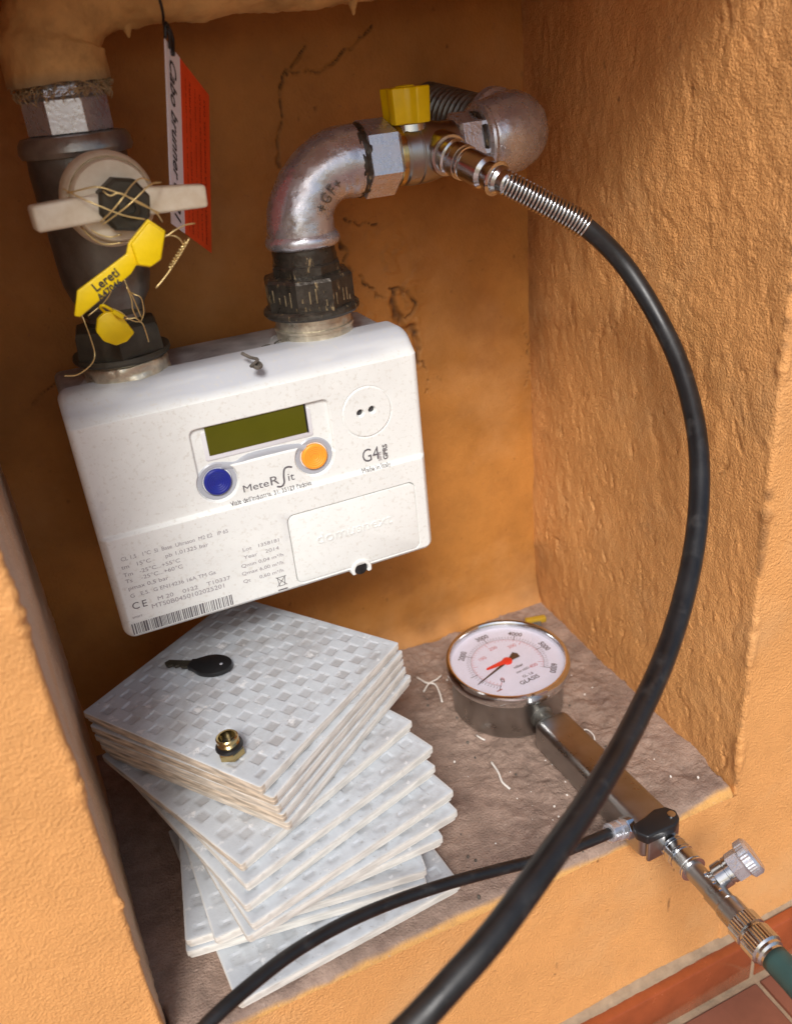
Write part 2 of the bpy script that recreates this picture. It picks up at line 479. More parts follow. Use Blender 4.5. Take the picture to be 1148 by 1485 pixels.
FC = [((0.2810, -0.1910), (0.2794, -0.2092), (0.2795, -0.2289), (0.2794, -0.2464)), ((0.1913, -0.2281), (0.1917, -0.2363), (0.1906, -0.2423)), ((0.2807, -0.1369), (0.2822, -0.1446), (0.2819, -0.1550)), ((0.2192, -0.1364), (0.2222, -0.1466), (0.2214, -0.1578))]
def wall_dark(P):
    Q = P[:, [0, 2]] + np.stack([fbm(P, 200, 2, 81), fbm(P, 200, 2, 82)], 1) * .0006
    best = np.full(len(P), 9.0)
    for c in FC:
        for a, b in zip(c[:-1], c[1:]): best = np.minimum(best, seg_dist(Q, a, b) / .0004)
    d = np.clip(1.2 - best, 0, 1) * .75 * (P[:, 1] < YF + .004)
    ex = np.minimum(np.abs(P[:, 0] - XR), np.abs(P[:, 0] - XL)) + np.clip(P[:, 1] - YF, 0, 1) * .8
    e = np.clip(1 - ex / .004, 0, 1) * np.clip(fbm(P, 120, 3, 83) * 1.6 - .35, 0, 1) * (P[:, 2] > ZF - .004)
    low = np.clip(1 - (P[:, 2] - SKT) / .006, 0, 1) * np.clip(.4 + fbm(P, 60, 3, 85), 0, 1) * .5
    cor = np.clip(1 - (YB - P[:, 1]) / .05, 0, 1) * np.clip(fbm(P, 30, 4, 86) + .1, 0, 1) * .55  # mottled darker tone towards the back corner
    spots = np.clip(fbm(P, 210, 2, 87) - 1.08, 0, 1) * 3
    return np.clip(np.maximum.reduce([d, e * .8, low, cor, spots]), 0, .9)


def sweep(name, path, zs, material, mode, amp=1.0, label=None, dirt_and_shade=None, ampf=None):
    """path of (x,y) swept along z (mode 'z') or path of (y,z) swept along x (mode 'x'), displaced by the plaster relief"""
    path = np.array(path, float); zs = np.array(zs, float)
    T = np.gradient(path, axis=0); T /= np.linalg.norm(T, axis=1)[:, None]
    Nn = np.stack([-T[:, 1], T[:, 0]], 1)
    nu, nv = len(path), len(zs)
    if mode == 'z':
        P = np.zeros((nu, nv, 3)); P[:, :, 0] = path[:, None, 0]; P[:, :, 1] = path[:, None, 1]; P[:, :, 2] = zs[None]
        NN = np.zeros_like(P); NN[:, :, 0] = Nn[:, None, 0]; NN[:, :, 1] = Nn[:, None, 1]
    else:
        P = np.zeros((nu, nv, 3)); P[:, :, 1] = path[:, None, 0]; P[:, :, 2] = path[:, None, 1]; P[:, :, 0] = zs[None]
        NN = np.zeros_like(P); NN[:, :, 1] = Nn[:, None, 0]; NN[:, :, 2] = Nn[:, None, 1]
    P = P.reshape(-1, 3); NN = NN.reshape(-1, 3)
    d = (ampf or plaster_disp)(P) * amp
    Q = P + NN * d[:, None]
    idx = np.arange(nu * nv).reshape(nu, nv)
    F = np.stack([idx[:-1, :-1], idx[1:, :-1], idx[1:, 1:], idx[:-1, 1:]], -1).reshape(-1, 4)
    at = np.zeros(len(P)) if dirt_and_shade is None else dirt_and_shade(P)
    o = mk(name, Q, F, material, sharp=0, attrs={'dirt': at})
    o['kind'] = 'structure'
    if label: o['label'] = label
    return o

def lin(a, b, s):
    n = max(2, int(abs(b - a) / s) + 1)
    return list(np.linspace(a, b, n))

def path_join(*segs):
    out = []
    for s in segs:
        for p in s:
            if not out or (abs(p[0] - out[-1][0]) + abs(p[1] - out[-1][1])) > 1e-6: out.append(p)
    return out

def dense(p, q, s):
    n = max(2, int(math.hypot(q[0] - p[0], q[1] - p[1]) / s) + 1)
    return [(p[0] + (q[0] - p[0]) * k / (n - 1), p[1] + (q[1] - p[1]) * k / (n - 1)) for k in range(n)]

rc = 0.0022
zs_v = lin(1.6, 0.42, 0.05)[:-1] + lin(0.42, 0.33, 0.01)[:-1] + lin(0.33, SKT, 0.00125)
# right reveal and facade to its right
c45 = [(XR + rc * (1 - math.cos(rad(a))), YF + rc * (1 - math.sin(rad(a)))) for a in range(0, 91, 15)]
pr = path_join(dense((XRB, YB + 0.01), (XR, YF + rc), 0.0012), c45, dense((XR + rc, YF), (0.46, YF), 0.0015), dense((0.46, YF), (2.5, YF), 0.06))
sweep('wall_right', pr, zs_v, 'plaster', 'z', 1.0, 'rough ochre plastered right side of the niche running onto the outer wall', wall_dark)
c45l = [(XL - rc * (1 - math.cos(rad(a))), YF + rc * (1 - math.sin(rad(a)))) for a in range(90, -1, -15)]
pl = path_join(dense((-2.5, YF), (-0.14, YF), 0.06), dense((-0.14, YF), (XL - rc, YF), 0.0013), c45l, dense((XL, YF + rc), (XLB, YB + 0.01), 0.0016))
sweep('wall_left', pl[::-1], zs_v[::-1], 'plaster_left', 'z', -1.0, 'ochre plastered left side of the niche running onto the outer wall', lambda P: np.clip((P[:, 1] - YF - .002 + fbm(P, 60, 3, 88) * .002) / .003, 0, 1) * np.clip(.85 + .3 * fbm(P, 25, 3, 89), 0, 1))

# back wall with cracks and blistered paint
CR = [
 [(0.1877, 0.2944), (0.1790, 0.2805), (0.1720, 0.2767), (0.1681, 0.2663), (0.1672, 0.2524), (0.1629, 0.2425), (0.1617, 0.2268)],
 [(0.1754, 0.2764), (0.1873, 0.2802), (0.1938, 0.2766), (0.2063, 0.2834), (0.2187, 0.2890), (0.2325, 0.2983)],
 [(0.1936, 0.1788), (0.1988, 0.1700), (0.1970, 0.1635), (0.2020, 0.1564)],
 [(0.2055, 0.1525), (0.2138, 0.1455), (0.2155, 0.1382), (0.2234, 0.1348)],
 [(0.2303, 0.1355), (0.2275, 0.1393), (0.2329, 0.1407), (0.2372, 0.1371)],
 [(0.2289, 0.1329), (0.2313, 0.1199), (0.2343, 0.1129), (0.2378, 0.1102), (0.2417, 0.1119)],
 [(0.2429, 0.1132), (0.2436, 0.1031), (0.2444, 0.0933), (0.2420, 0.0861)],
 [(0.2408, 0.1360), (0.2443, 0.1281), (0.2421, 0.1212), (0.2360, 0.1190)],
 [(0.2471, 0.0876), (0.2515, 0.0736), (0.2482, 0.0611)],
 [(0.2005, 0.1903), (0.2096, 0.1855), (0.2220, 0.1863)],
 [(0.3329, 0.0961), (0.3369, 0.0685), (0.3324, 0.0417)],
 [(-0.0159, 0.1129), (-0.0012, 0.1229), (0.0101, 0.1270)],
]
CRW = [.0006, .0005, .0007, .0008, .0012, .0026, .0019, .0010, .0005, .0004, .0003, .0004]
def crack_field(P):
    best = np.full(len(P), 9.0)
    Q = P[:, [0, 2]] + (np.stack([fbm(P, 150, 3, 71), fbm(P, 150, 3, 72)], 1) * 0.0022)
    for c, w in zip(CR, CRW):
        for a, b in zip(c[:-1], c[1:]):
            best = np.minimum(best, seg_dist(Q, a, b) / w)
    return best
def back_dark(P):
    b = crack_field(P)
    st = np.clip(fbm(P, 9, 3, 78) - .15, 0, 1) * np.clip((P[:, 2] - .13) / .12, 0, 1) * .8  # darker patches, stronger towards the top of the wall
    A = np.array((0.2446, -0.1431)); foot = np.clip(1 - np.abs(P[:, 2] + .14) / .03, 0, 1) * np.clip(.5 + fbm(P, 25, 3, 79), 0, 1) * .5  # mottled darker band along the foot of the wall
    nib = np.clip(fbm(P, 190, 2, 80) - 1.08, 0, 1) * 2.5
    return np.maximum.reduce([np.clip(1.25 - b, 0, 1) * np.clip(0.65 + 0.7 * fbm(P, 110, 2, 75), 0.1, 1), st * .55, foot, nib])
def back_disp(P):
    b = crack_field(P)
    base = fbm(P, 9, 2, 1) * 0.0012 + fbm(P, 60, 3, 6) * 0.00028 + fbm(P, 240, 2, 8) * 0.00008
    A = np.array((0.2246, 0.1413)); r = np.linalg.norm((P[:, [0, 2]] - A) / np.array([0.034, 0.05]), axis=1)
    zone = np.clip(1.3 - r, 0, 1)
    fl = fbm(P, 130, 4, 31, stretch=(.7, 1, 1))
    flake = np.where(fl > 0.22, 1, np.clip((fl - 0.14) / 0.08, 0, 1)) * zone
    lip = np.clip(1 - np.abs(b - 1.8), 0, 1) * 0.0006
    return base + flake * 0.0013 - np.clip(1.2 - b, 0, 1) * 0.0026 + lip
zb = lin(ZT + .02, 0.34, 0.01)[:-1] + lin(0.34, -0.165, 0.0011)
xb = lin(XLB - .02, XRB + .02, 0.0011)
P = np.zeros((len(xb), len(zb), 3)); P[:, :, 0] = np.array(xb)[:, None]; P[:, :, 2] = np.array(zb)[None]; P[:, :, 1] = YB
P = P.reshape(-1, 3)
bd = back_disp(P); dark_ = back_dark(P)
Q = P.copy(); Q[:, 1] -= bd
cove = np.clip((P[:, 2] - ZF) / 0.02, 0, 1); Q[:, 1] -= (1 - cove) ** 2 * 0.008
idx = np.arange(len(xb) * len(zb)).reshape(len(xb), len(zb))
F = np.stack([idx[:-1, :-1], idx[1:, :-1], idx[1:, 1:], idx[:-1, 1:]], -1).reshape(-1, 4)
o = mk('wall_back', Q, F[:, ::-1], 'wallback', sharp=0, attrs={'dirt': dark_})
tag(o, 'cracked and blistered ochre back wall of the meter niche', None, kind='structure')

# niche floor: dusty mortar, rolls over the front edge
def floor_disp(P):
    a = fbm(P, 14, 3, 51) * 0.0022
    b = fbm(P, 80, 4, 55, .6) * 0.0012
    c = np.clip(1 - np.abs(fbm(P, 110, 3, 58)) - .75, 0, 1) * 0.004
    near = np.clip((P[:, 1] - YF) / 0.03, 0, 1) * np.clip((XR + .004 - P[:, 0]) / .02, .3, 1)
    left = np.clip((P[:, 0] - 0.16) / 0.05, .35, 1)
    sunk = np.clip(np.maximum(P[:, 0] - XR, XL - P[:, 0]) / .0015 + .7, 0, 1) * np.clip((YF + .030 - P[:, 1]) / .01, 0, 1) * 0.010
    return plaster_disp(P) * (1 - near) + (a + b + c - 0.001) * near * left - sunk
re_ = 0.006
pf = path_join(dense((YB + .004, ZF), (YF + re_, ZF), 0.0012), [(YF + re_ - re_ * math.sin(rad(a)), ZF - re_ + re_ * math.cos(rad(a))) for a in range(0, 91, 15)])
def floor_dirt(P):
    n = fbm(P, 45, 3, 61) * 0.0030 + fbm(P, 12, 2, 64) * 0.0045
    y = P[:, 1] + (P[:, 2] - ZF) * 1.0
    return np.clip((YF - 0.0010 - (y + n)) / 0.0035 + .5, 0, 1)
xs_f = lin(XLB - .01, XRB + .01, 0.00125)
sweep('niche_floor', pf, xs_f, 'mortar', 'x', -1.0, 'dusty brown mortar floor of the niche', floor_dirt, floor_disp)
xs_w = lin(XL - rc, XR + rc, 0.0014)
sweep('wall_front', dense((YF, ZF - re_), (YF, SKT), 0.0014), xs_w, 'plaster', 'x', -1.0, 'smooth ochre wall strip under the niche opening', wall_dark,
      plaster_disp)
xs_t = lin(XL - rc, XR + rc, 0.02)
sweep('wall_lintel', path_join(dense((YF, 1.6), (YF, ZL), 0.05), dense((YF, ZL), (YF + .035, ZL), .005), dense((YF + .035, ZL), (YF + .035, ZT), .005), dense((YF + .035, ZT), (YB + .01, ZT), .02)), xs_t, 'plaster', 'x', -1.0, 'ochre lintel above the niche')

# skirting of glazed terracotta with mortar bed on top
def slab(x0, x1, y0, y1, z0, z1, bev, material, parent=None, name='skirting_tile', jit=0):
    V, F = box(x0, x1, min(y0, y1), max(y0, y1), z0, z1, bev, 2)
    return mk(name, V, F, material, parent, sharp=40)
ZG_ = -0.3385
sk_bed = sweep('skirting_bed', path_join(dense((YF + .002, SKT + .0045), (YF - .0030, SKT + .0015), .0012), dense((YF - .0030, SKT + .0015), (YF - .0045, SKT - .0030), .0012), dense((YF - .0045, SKT - .003), (YF - .0098, SKT - .006), .002), dense((YF - .0098, SKT - .006), (YF - .0098, ZG_ - .002), .006)),
               lin(-.5, 0.0, .02)[:-1] + lin(0.0, .47, .0015) + lin(.5, 1.0, .03), 'grout', 'x', -1.0, None, None, lambda P: fbm(P, 160, 3, 90) * .0006 + fbm(P, 25, 2, 93) * .0008)
sk = thing('skirting', (0.3, YF, SKT), None, None); sk['kind'] = 'structure'; sk['label'] = 'glazed terracotta skirting along the foot of the wall'
ZG = -0.3385
x = 0.3505 - 0.2 * 5
k = 0
while x < 1.2:
    dz = 0.004 if x > 0.33 else 0.0
    slab(x + 0.0018, x + 0.2 - 0.0018, YF - 0.0035, YF - 0.0115, ZG + .0005, SKT - 0.001 + dz, 0.0012, 'terra', sk)
    x += 0.2; k += 1
# ground: one sheet to the horizon, real tiles near the wall
ground = mk('ground', [(-150, -300, ZG - .0015), (150, -300, ZG - .0015), (150, 5, ZG - .0015), (-150, 5, ZG - .0015)], [(0, 1, 2, 3)], 'grout', smooth=False)
tag(ground, 'terracotta tiled ground in front of the wall', None, kind='structure')
me0 = None
for j in range(7):
    for i in range(10):
        if me0 is None:
            V, F = box(-.0985, .0985, -.0985, .0985, -.006, 0, .001, 1)
            o = mk('floor_tile', V, F, 'terra_floor', ground, sharp=40); me0 = o.data
        else:
            o = bpy.data.objects.new('floor_tile', me0); link(o, ground)
        o.location = (0.4520 - 0.2 * 5 + 0.2 * i, YF - .0115 - .1 - .2 * j - .0025, ZG + random.uniform(-.0004, .0004))

# ------------------------------------------------------------------ gas meter
gm = thing('gas_meter', (0.097, 0.04, 0.0), 'white wall gas meter with a green display, one blue and one orange button', 'gas meter')
W_, H_ = 0.1955, 0.1425
def heightfield():
    nx, nz = 520, 380
    X, Z = np.meshgrid(np.linspace(0, W_, nx), np.linspace(0, H_, nz), indexing='ij')
    X = X - 0.0003
    x = X.ravel(); z = Z.ravel()
    rcn = 0.0065
    cx = W_ / 2 - .0003; cz = H_ / 2; hx = W_ / 2; hz = H_ / 2
    qx = np.abs(x - cx) - (hx - rcn); qz = np.abs(z - cz) - (hz - rcn)
    L = np.hypot(np.maximum(qx, 0), np.maximum(qz, 0))
    out = (qx > 0) & (qz > 0) & (L > rcn)
    s = np.where(out, rcn / np.maximum(L, 1e-9), 1)
    x = np.where(out, cx + np.sign(x - cx) * ((hx - rcn) + qx * s), x)
    z = np.where(out, cz + np.sign(z - cz) * ((hz - rcn) + qz * s), z)
    qx = np.abs(x - cx) - (hx - rcn); qz = np.abs(z - cz) - (hz - rcn)
    sd = np.hypot(np.maximum(qx, 0), np.maximum(qz, 0)) + np.minimum(np.maximum(qx, qz), 0) - rcn
    d = -sd
    rf = 0.0042
    y = np.where(d < rf, rf - np.sqrt(np.maximum(rf ** 2 - (rf - np.clip(d, 0, rf)) ** 2, 0)), 0)
    # sloping top
    zc = 0.1285
    y = y + np.where(z > zc, (z - zc) * 1.0, 0) * np.clip((z - zc) / 0.0008, 0, 1)
    # lower half stands proud
    t = np.clip((0.0668 - z) / 0.0022, 0, 1); t = t * t * (3 - 2 * t)
    y = y - 0.0024 * t * np.clip(d / .004, 0, 1)
    # slight bow
    y = y - 0.0006 * np.sin(np.pi * np.clip(x / W_, 0, 1))
    y = y + fbm(np.stack([x, x * 0, z], 1), 30, 2, 77) * 0.00008
    return nx, nz, x, z, y, d
nx, nz, hx_, hz_, hy_, hd_ = heightfield()
def rr_sd(x, z, x0, x1, z0, z1, r):
    cx, cz = (x0 + x1) / 2, (z0 + z1) / 2
    qx = np.abs(x - cx) - ((x1 - x0) / 2 - r); qz = np.abs(z - cz) - ((z1 - z0) / 2 - r)
    return np.hypot(np.maximum(qx, 0), np.maximum(qz, 0)) + np.minimum(np.maximum(qx, qz), 0) - r
B1 = (0.0685, 0.0817); B2 = (0.1254, 0.0821)
RT0 = (0.0581, 0.1159); RT1 = (0.1376, 0.1149); RB1 = (0.1378, 0.0797)
wx0, wx1, wz1 = RT0[0], RB1[0] + .0005, RT1[1]
wz0 = B1[1]
# pocket = window rectangle joined with the two button circles, minus the raised island carrying the maker's name
lx0 = (0.0672, 0.1144); lx1 = (0.1240, 0.1148); lx2 = (0.1235, 0.0975)
isl_z = lx2[1] - 0.0045
win = rr_sd(hx_, hz_, wx0, wx1, isl_z - .004, wz1, 0.004)
rb = 0.0121
c1 = np.hypot(hx_ - B1[0], hz_ - B1[1]) - rb
c2 = np.hypot(hx_ - B2[0], hz_ - B2[1]) - rb
sideL = rr_sd(hx_, hz_, wx0, B1[0], B1[1], wz1 - .01, .001)
sideR = rr_sd(hx_, hz_, B2[0], wx1, B2[1], wz1 - .01, .001)
pocket = np.minimum.reduce([win, c1, c2, sideL, sideR])
def smooth(t): t = np.clip(t, 0, 1); return t * t * (3 - 2 * t)
hy_ += 0.0020 * smooth(-pocket / 0.0014)
# optical port groove and disc
PO = (0.1603, 0.1011); rp = 0.0152
dp = np.hypot(hx_ - PO[0], hz_ - PO[1])
hy_ += 0.0004 * smooth((0.0006 - np.abs(dp - rp)) / 0.0006) - 0.0003 * smooth((rp - dp) / .0006)
for q in ((0.1561, 0.1013), (0.1634, 0.1017)):
    dq = np.hypot(hx_ - q[0], hz_ - q[1]); hy_ += 0.003 * smooth((0.0023 - dq) / 0.0006)
# battery door pocket
D0 = (0.1029, 0.0516); D1 = (0.1860, 0.0506); D2 = (0.1834, 0.0059); D3 = (0.1022, 0.0033)
dx0, dx1, dz0, dz1 = (D0[0] + D3[0]) / 2, (D1[0] + D2[0]) / 2, (D2[1] + D3[1]) / 2, (D0[1] + D1[1]) / 2
door = rr_sd(hx_, hz_, dx0, dx1, dz0, dz1, 0.0045)
hy_ += 0.0022 * smooth(-door / 0.0006)
SC = (0.1437, 0.0022)
ds = np.hypot(hx_ - SC[0], hz_ - SC[1])
hy_ = np.where(ds < .0072, hy_ * (1 - smooth((.0072 - ds) / .0008)) + (-0.0040) * smooth((.0072 - ds) / .0008), hy_)
hy_ += 0.004 * smooth((0.0046 - ds) / 0.0007)
V = np.stack([hx_, hy_, hz_], 1)
idx = np.arange(nx * nz).reshape(nx, nz)
F = np.stack([idx[:-1, :-1], idx[1:, :-1], idx[1:, 1:], idx[:-1, 1:]], -1).reshape(-1, 4)
loop = list(idx[:, 0]) + list(idx[-1, 1:]) + list(idx[-2::-1, -1]) + list(idx[0, -2:0:-1])
sk1 = V[loop].copy(); sk1[:, 1] = np.maximum(sk1[:, 1] + .0005, 0.030)
V = np.vstack([V, sk1]); n0 = nx * nz; nl = len(loop)
SF = np.array([[loop[(i + 1) % nl], loop[i], n0 + i, n0 + (i + 1) % nl] for i in range(nl)])
F = np.vstack([F, SF])
gz = V[:, 2]; grime_and_shade = np.clip((gz - 0.128) / 0.006, 0, 1) * (0.70 + 0.5 * fbm(V, 60, 4, 12, stretch=(.25, 1, 1)))  # blue-grey shade painted on the sloping top, broken by streaks of grime
grime_and_shade = np.clip(grime_and_shade + np.clip(fbm(V, 38, 4, 15) - .75, 0, 1) * .8, 0, .85)
cover = mk('front_cover', V, F, 'white_plastic', gm, sharp=0, attrs={'dirt': grime_and_shade})
V, F = box(0.0015, 0.194, 0.0295, 0.088, 0.002, 0.1375, 0.004, 3)
case = mk('metal_case', V, F, 'case_grey', gm, sharp=40)
# door plate
g_ = G(); g_.add(*prism(rrect(dx0 + .0005, dx1 - .0005, dz0 + .0005, dz1 - .0005, .0042), 0, .0035, .0004, 2), face_frame(0, 0.0006, 0))
door_o = g_.mk('battery_door', 'white_plastic', gm, sharp=40)
g_ = G(); mid = (dx0 + dx1) / 2
V, F = text_mesh('domusnext', .0095, 'CENTER', extrude=.00045, sx=1.15)
g_.add(V, F, face_frame(mid - .001, -.0029, (dz0 + dz1) / 2 + .000)); 
g_.mk('embossed_name', 'white_plastic', door_o, smooth=False)
V, F = lathe([(.0042, 0), (.0042, .0008), (.0036, .0012)], 28)
g_ = G(); g_.add(V, F, frame((SC[0], -.0012, SC[1]), (0, -1, 0))); g_.mk('seal_plug', 'black', gm)
# display
g_ = G(); g_.add(*prism(rrect(lx0[0] - .0025, lx2[0] + .0035, lx2[1] - .003, wz1 - .0035, .0015), 0, .0006, .0002), face_frame(0, 0.0016, 0)); bez = g_.mk('display_surround', 'bezel_grey', gm)
g_ = G(); g_.add(*box(lx0[0], lx2[0], .0006, .0012, lx2[1], lx1[1])); g_.mk('display', 'lcd', gm, smooth=False)
g_ = G()
for (a, b, c, d) in ((lx0[0] - .0006, lx2[0] + .0006, lx1[1], lx1[1] + .0006), (lx2[0], lx2[0] + .0009, lx2[1], lx1[1]), ):
    g_.add(*box(a, b, .0002, .0011, c, d))
g_.mk('display_edge', 'black', gm, smooth=False)
# bar between the buttons
g_ = G()
pts = spline([(B1[0] + .004, 0, B1[1] + .0085), (B1[0] + .012, 0, isl_z - .0045), (B1[0] + .020, 0, isl_z - .0018), (B2[0] - .020, 0, isl_z - .0018), (B2[0] - .010, 0, isl_z - .003), (B2[0] - .004, 0, B2[1] + .006)], .002)
V, F = tube([Vector(p) + Vector((0, .0012, 0)) for p in pts], .0022, 10)
V = [(v[0], .0012 + (v[1] - .0012) * .4, v[2]) for v in V]
g_.add(V, F); g_.mk('button_bridge', 'ring_grey', gm)
for (b, mname) in ((B1, 'blue'), (B2, 'orange')):
    V, F = lathe([(.0113, 0), (.0113, .0010), (.0106, .0016), (.0086, .0014), (.0080, .0004)], 40)
    g_ = G(); g_.add(V, F, frame((b[0], .0022, b[1]), (0, -1, 0))); ring = g_.mk('button_ring', 'ring_grey', gm)
    prof = [(.0076, 0), (.0076, .0030), (.0071, .0035)] + [(.0066 - k * .0006, .0035 + (.00018 if k % 2 else 0) - (.0001 * k)) for k in range(10)] + [(.0002, .0026)]
    V, F = lathe(prof, 40)
    g_ = G(); g_.add(V, F, frame((b[0], .0024, b[1]), (0, -1, 0)))
    o = g_.mk('button', mname, gm, sharp=25); o['label'] = mname + ' round push button'
# optical port pins
for q in ((0.1561, 0.1013), (0.1634, 0.1017)):
    V, F = lathe([(.0021, 0), (.0021, .0004), (.0012, .0008)], 20)
    g_ = G(); g_.add(V, F, frame((q[0], .0022, q[1]), (0, -1, 0))); g_.mk('optical_pin', 'dark_pin', gm)
# printed marks
YU, YL = -0.00085, -0.0034
H2D = hy_.reshape(nx, nz)
def surf_y(x, z):
    i = min(nx - 1, max(0, int(round((x + .0003) / W_ * (nx - 1))))); j = min(nz - 1, max(0, int(round(z / H_ * (nz - 1)))))
    return H2D[i, j]
def pr_text(s, px, size, name='lettering', m='ink', parent=gm, end=None, **k):
    """text on the front face from px; end = right-hand end of the line on the face; conforms to the surface"""
    V, F = text_mesh(s, size, **k)
    if not V: return
    wm = max(v[0] for v in V); f_ = (end[0] - px[0]) / wm if end else 1
    V = [(px[0] + v[0] * f_, px[1] + v[1]) for v in V]
    V = [(x, min(surf_y(x, z), surf_y(x + .0006, z), surf_y(x - .0006, z), surf_y(x, z + .0007), surf_y(x, z - .0007)) - .0002, z) for x, z in V]
    return mk(name, V, F, m, parent, smooth=False)
n1 = (0.0809, 0.0718)
pr_text('Mete', n1, .0062, m='ink_dark', end=(0.0963, 0.0718))
pr_text('R', ((0.0967, 0.0717)), .0076, m='ink_dark', end=(0.1025, 0.0718))
n2 = (0.1022, 0.0723)
# tall S stroke of the maker's mark
st = [(n2[0] - .0015, n2[1] - .0022), (n2[0] + .0010, n2[1] - .0028), (n2[0] + .0030, n2[1] - .0010), (n2[0] + .0034, n2[1] + .0035), (n2[0] + .0044, n2[1] + .0072), (n2[0] + .0066, n2[1] + .0080), (n2[0] + .0090, n2[1] + .0072)]
V, F = tube([Vector((p[0], 0, p[1])) for p in spline([(a, 0, b) for a, b in st], .0006) for p in [(p.x, p.z)]], .00055, 6)
ys = surf_y(n2[0], n2[1])
V = [(v[0], ys - .00015 + v[1] * .2, v[2]) for v in V]
mk('lettering', V, F, 'ink_dark', gm)
pr_text('it', ((0.1075, 0.0717)), .0068, m='ink_dark', end=(0.1117, 0.0719))
pr_text("Viale dell'Industria, 31, 35129 Padova", ((0.0727, 0.0663)), .0030, m='ink', end=(0.1208, 0.0654))
pr_text('G4', ((0.1536, 0.0706)), .0118, m='ink_dark', end=(0.1648, 0.0712))
V, F = text_mesh('GPRS', .0042, bold=.0001)
q = (0.1704, 0.0693); V = [(q[0] - .0005 - v[1], YU, q[1] + v[0]) for v in V]; mk('lettering', V, F, 'ink', gm, smooth=False)
V, F = text_mesh('SIM2', .0030)
V = [(q[0] - .0046 - v[1], YU, q[1] + v[0]) for v in V]; mk('lettering', V, F, 'ink_pale', gm, smooth=False)
pr_text('Made in Italy', ((0.1521, 0.0652)), .0032, m='ink', end=(0.1708, 0.0642))
LL = [('CL 1,5   1°C  SI  Base  Ultrason  M2 E2   IP 65', (0.0082, 0.0514), .0034), ('tm   15°C       pb 1,01325 bar', (0.0074, 0.0465), .0034),
      ('Tm   -25°C...+55°C', (0.0073, 0.0416), .0034), ('Ts    -25°C...+60°C', (0.0075, 0.0375), .0034), ('pmax 0,5 bar', (0.0079, 0.0329), .0034),
      ('G   E.S.  G EN14236 16A TM Ga', (0.0079, 0.0279), .0034), ('M 20    0122    T10337', (0.0216, 0.0217), .0036), ('MTS0B0450102025201', (0.0175, 0.0176), .0040)]
for (s, q, h), e in zip(LL, ((0.0680, 0.0514), (0.0557, 0.0477), (0.0386, 0.0411), (0.0392, 0.0364), (0.0303, 0.0316), (0.0564, 0.0265), (0.0639, 0.0207), (0.0595, 0.0151))): pr_text(s, q, h, m='ink_pale', end=e)
pr_text('CE', ((0.0073, 0.0203)), .0062, m='ink_dark', spacing=1.35)
pr_text('smart', ((0.0060, 0.0147)), .0024, m='ink_pale')
RL = [('Lot   1358181', (0.0738, 0.0369)), ('Year    2014', (0.0737, 0.0319)), ('Qmin 0,04 m³/h', (0.0712, 0.0267)), ('Qmax 6,00 m³/h', (0.0707, 0.0217)), ('Qt     0,60 m³/h', (0.0706, 0.0165))]
for (s, q), e in zip(RL, ((0.0958, 0.0360), (0.0950, 0.0311), (0.0969, 0.0248), (0.0961, 0.0199), (0.0953, 0.0149))): pr_text(s, q, .0032, m='ink_pale', end=e)
# crossed bin mark with bar
q = (0.0931, 0.0064); yl = surf_y(q[0], q[1]) - .0002
def strip(a, b, w):
    a = Vector((a[0], 0, a[1])); b = Vector((b[0], 0, b[1])); t = (b - a).normalized(); n = Vector((-t.z, 0, t.x)) * w / 2
    return [(p.x, yl, p.z) for p in (a - n, b - n, b + n, a + n)], [(0, 1, 2, 3)]
g_ = G()
for a, b in (((-.003, .0075), (.003, .001)), ((.003, .0075), (-.003, .001)), ((-.0022, .0068), (-.0016, .001)), ((.0022, .0068), (.0016, .001)), ((-.003, .007), (.003, .007)), ((-.0016, .0012), (.0016, .0012))):
    g_.add(*strip((q[0] + a[0], q[1] + a[1]), (q[0] + b[0], q[1] + b[1]), .00035))
g_.add(*strip((q[0] - .003, q[1] - .0015), (q[0] + .003, q[1] - .0015), .0008))
g_.mk('bin_mark', 'ink_dark', gm, smooth=False)
# barcode
b0 = (0.0034, 0.0034); b1 = (0.0619, 0.0032)
yl = surf_y(b0[0] + .02, b0[1] + .006) - .0003
g_ = G(); x = b0[0] + .001; rnd = random.Random(5)
xe = b1[0] + .001
while x < xe:
    w = rnd.choice((.00035, .00035, .0007, .0010)); zt = b0[1] + .0082; zb_ = b0[1] + .0012
    g_.add([(x, yl, zb_), (x + w, yl, zb_), (x + w, yl, zt), (x, yl, zt)], [(0, 1, 2, 3)]); x += w + rnd.choice((.00035, .0005, .0008))
g_.mk('barcode', 'ink_dark', gm, smooth=False)
# broken sealing lug on the sloping top
q = (0.1007, 0.0029, 0.1410)
g_ = G()
g_.add(*tube(spline([(q[0] - .004, q[1] + .007, q[2] + .006), (q[0] - .001, q[1] + .003, q[2] + .004), (q[0] + .002, q[1] - .001, q[2] + .003), (q[0] - .003, q[1] - .004, q[2] + .001)], .001), .0009, 8))
g_.add(*lathe([(.0022, 0), (.0030, .001), (.0026, .002), (.0016, .0024), (.0014, .0008)], 16), frame((q[0] + .001, q[1] - .002, q[2] - .0005), (0, -.6, 1)))
g_.mk('seal_lug', 'dirt_grey', gm)
g_ = G()
for (a, b) in (((0.1209, 0.0316, 0.1425), (0.1291, 0.0368, 0.1425)), ((0.1130, 0.0299, 0.1425), (0.1181, 0.0306, 0.1425))):
    g_.add(*tube(spline([a, ((a[0] + b[0]) / 2, (a[1] + b[1]) / 2 + .001, a[2] + .0002), b], .001), .0005, 6))
g_.mk('paint_scratch', 'dirt_grey', gm)

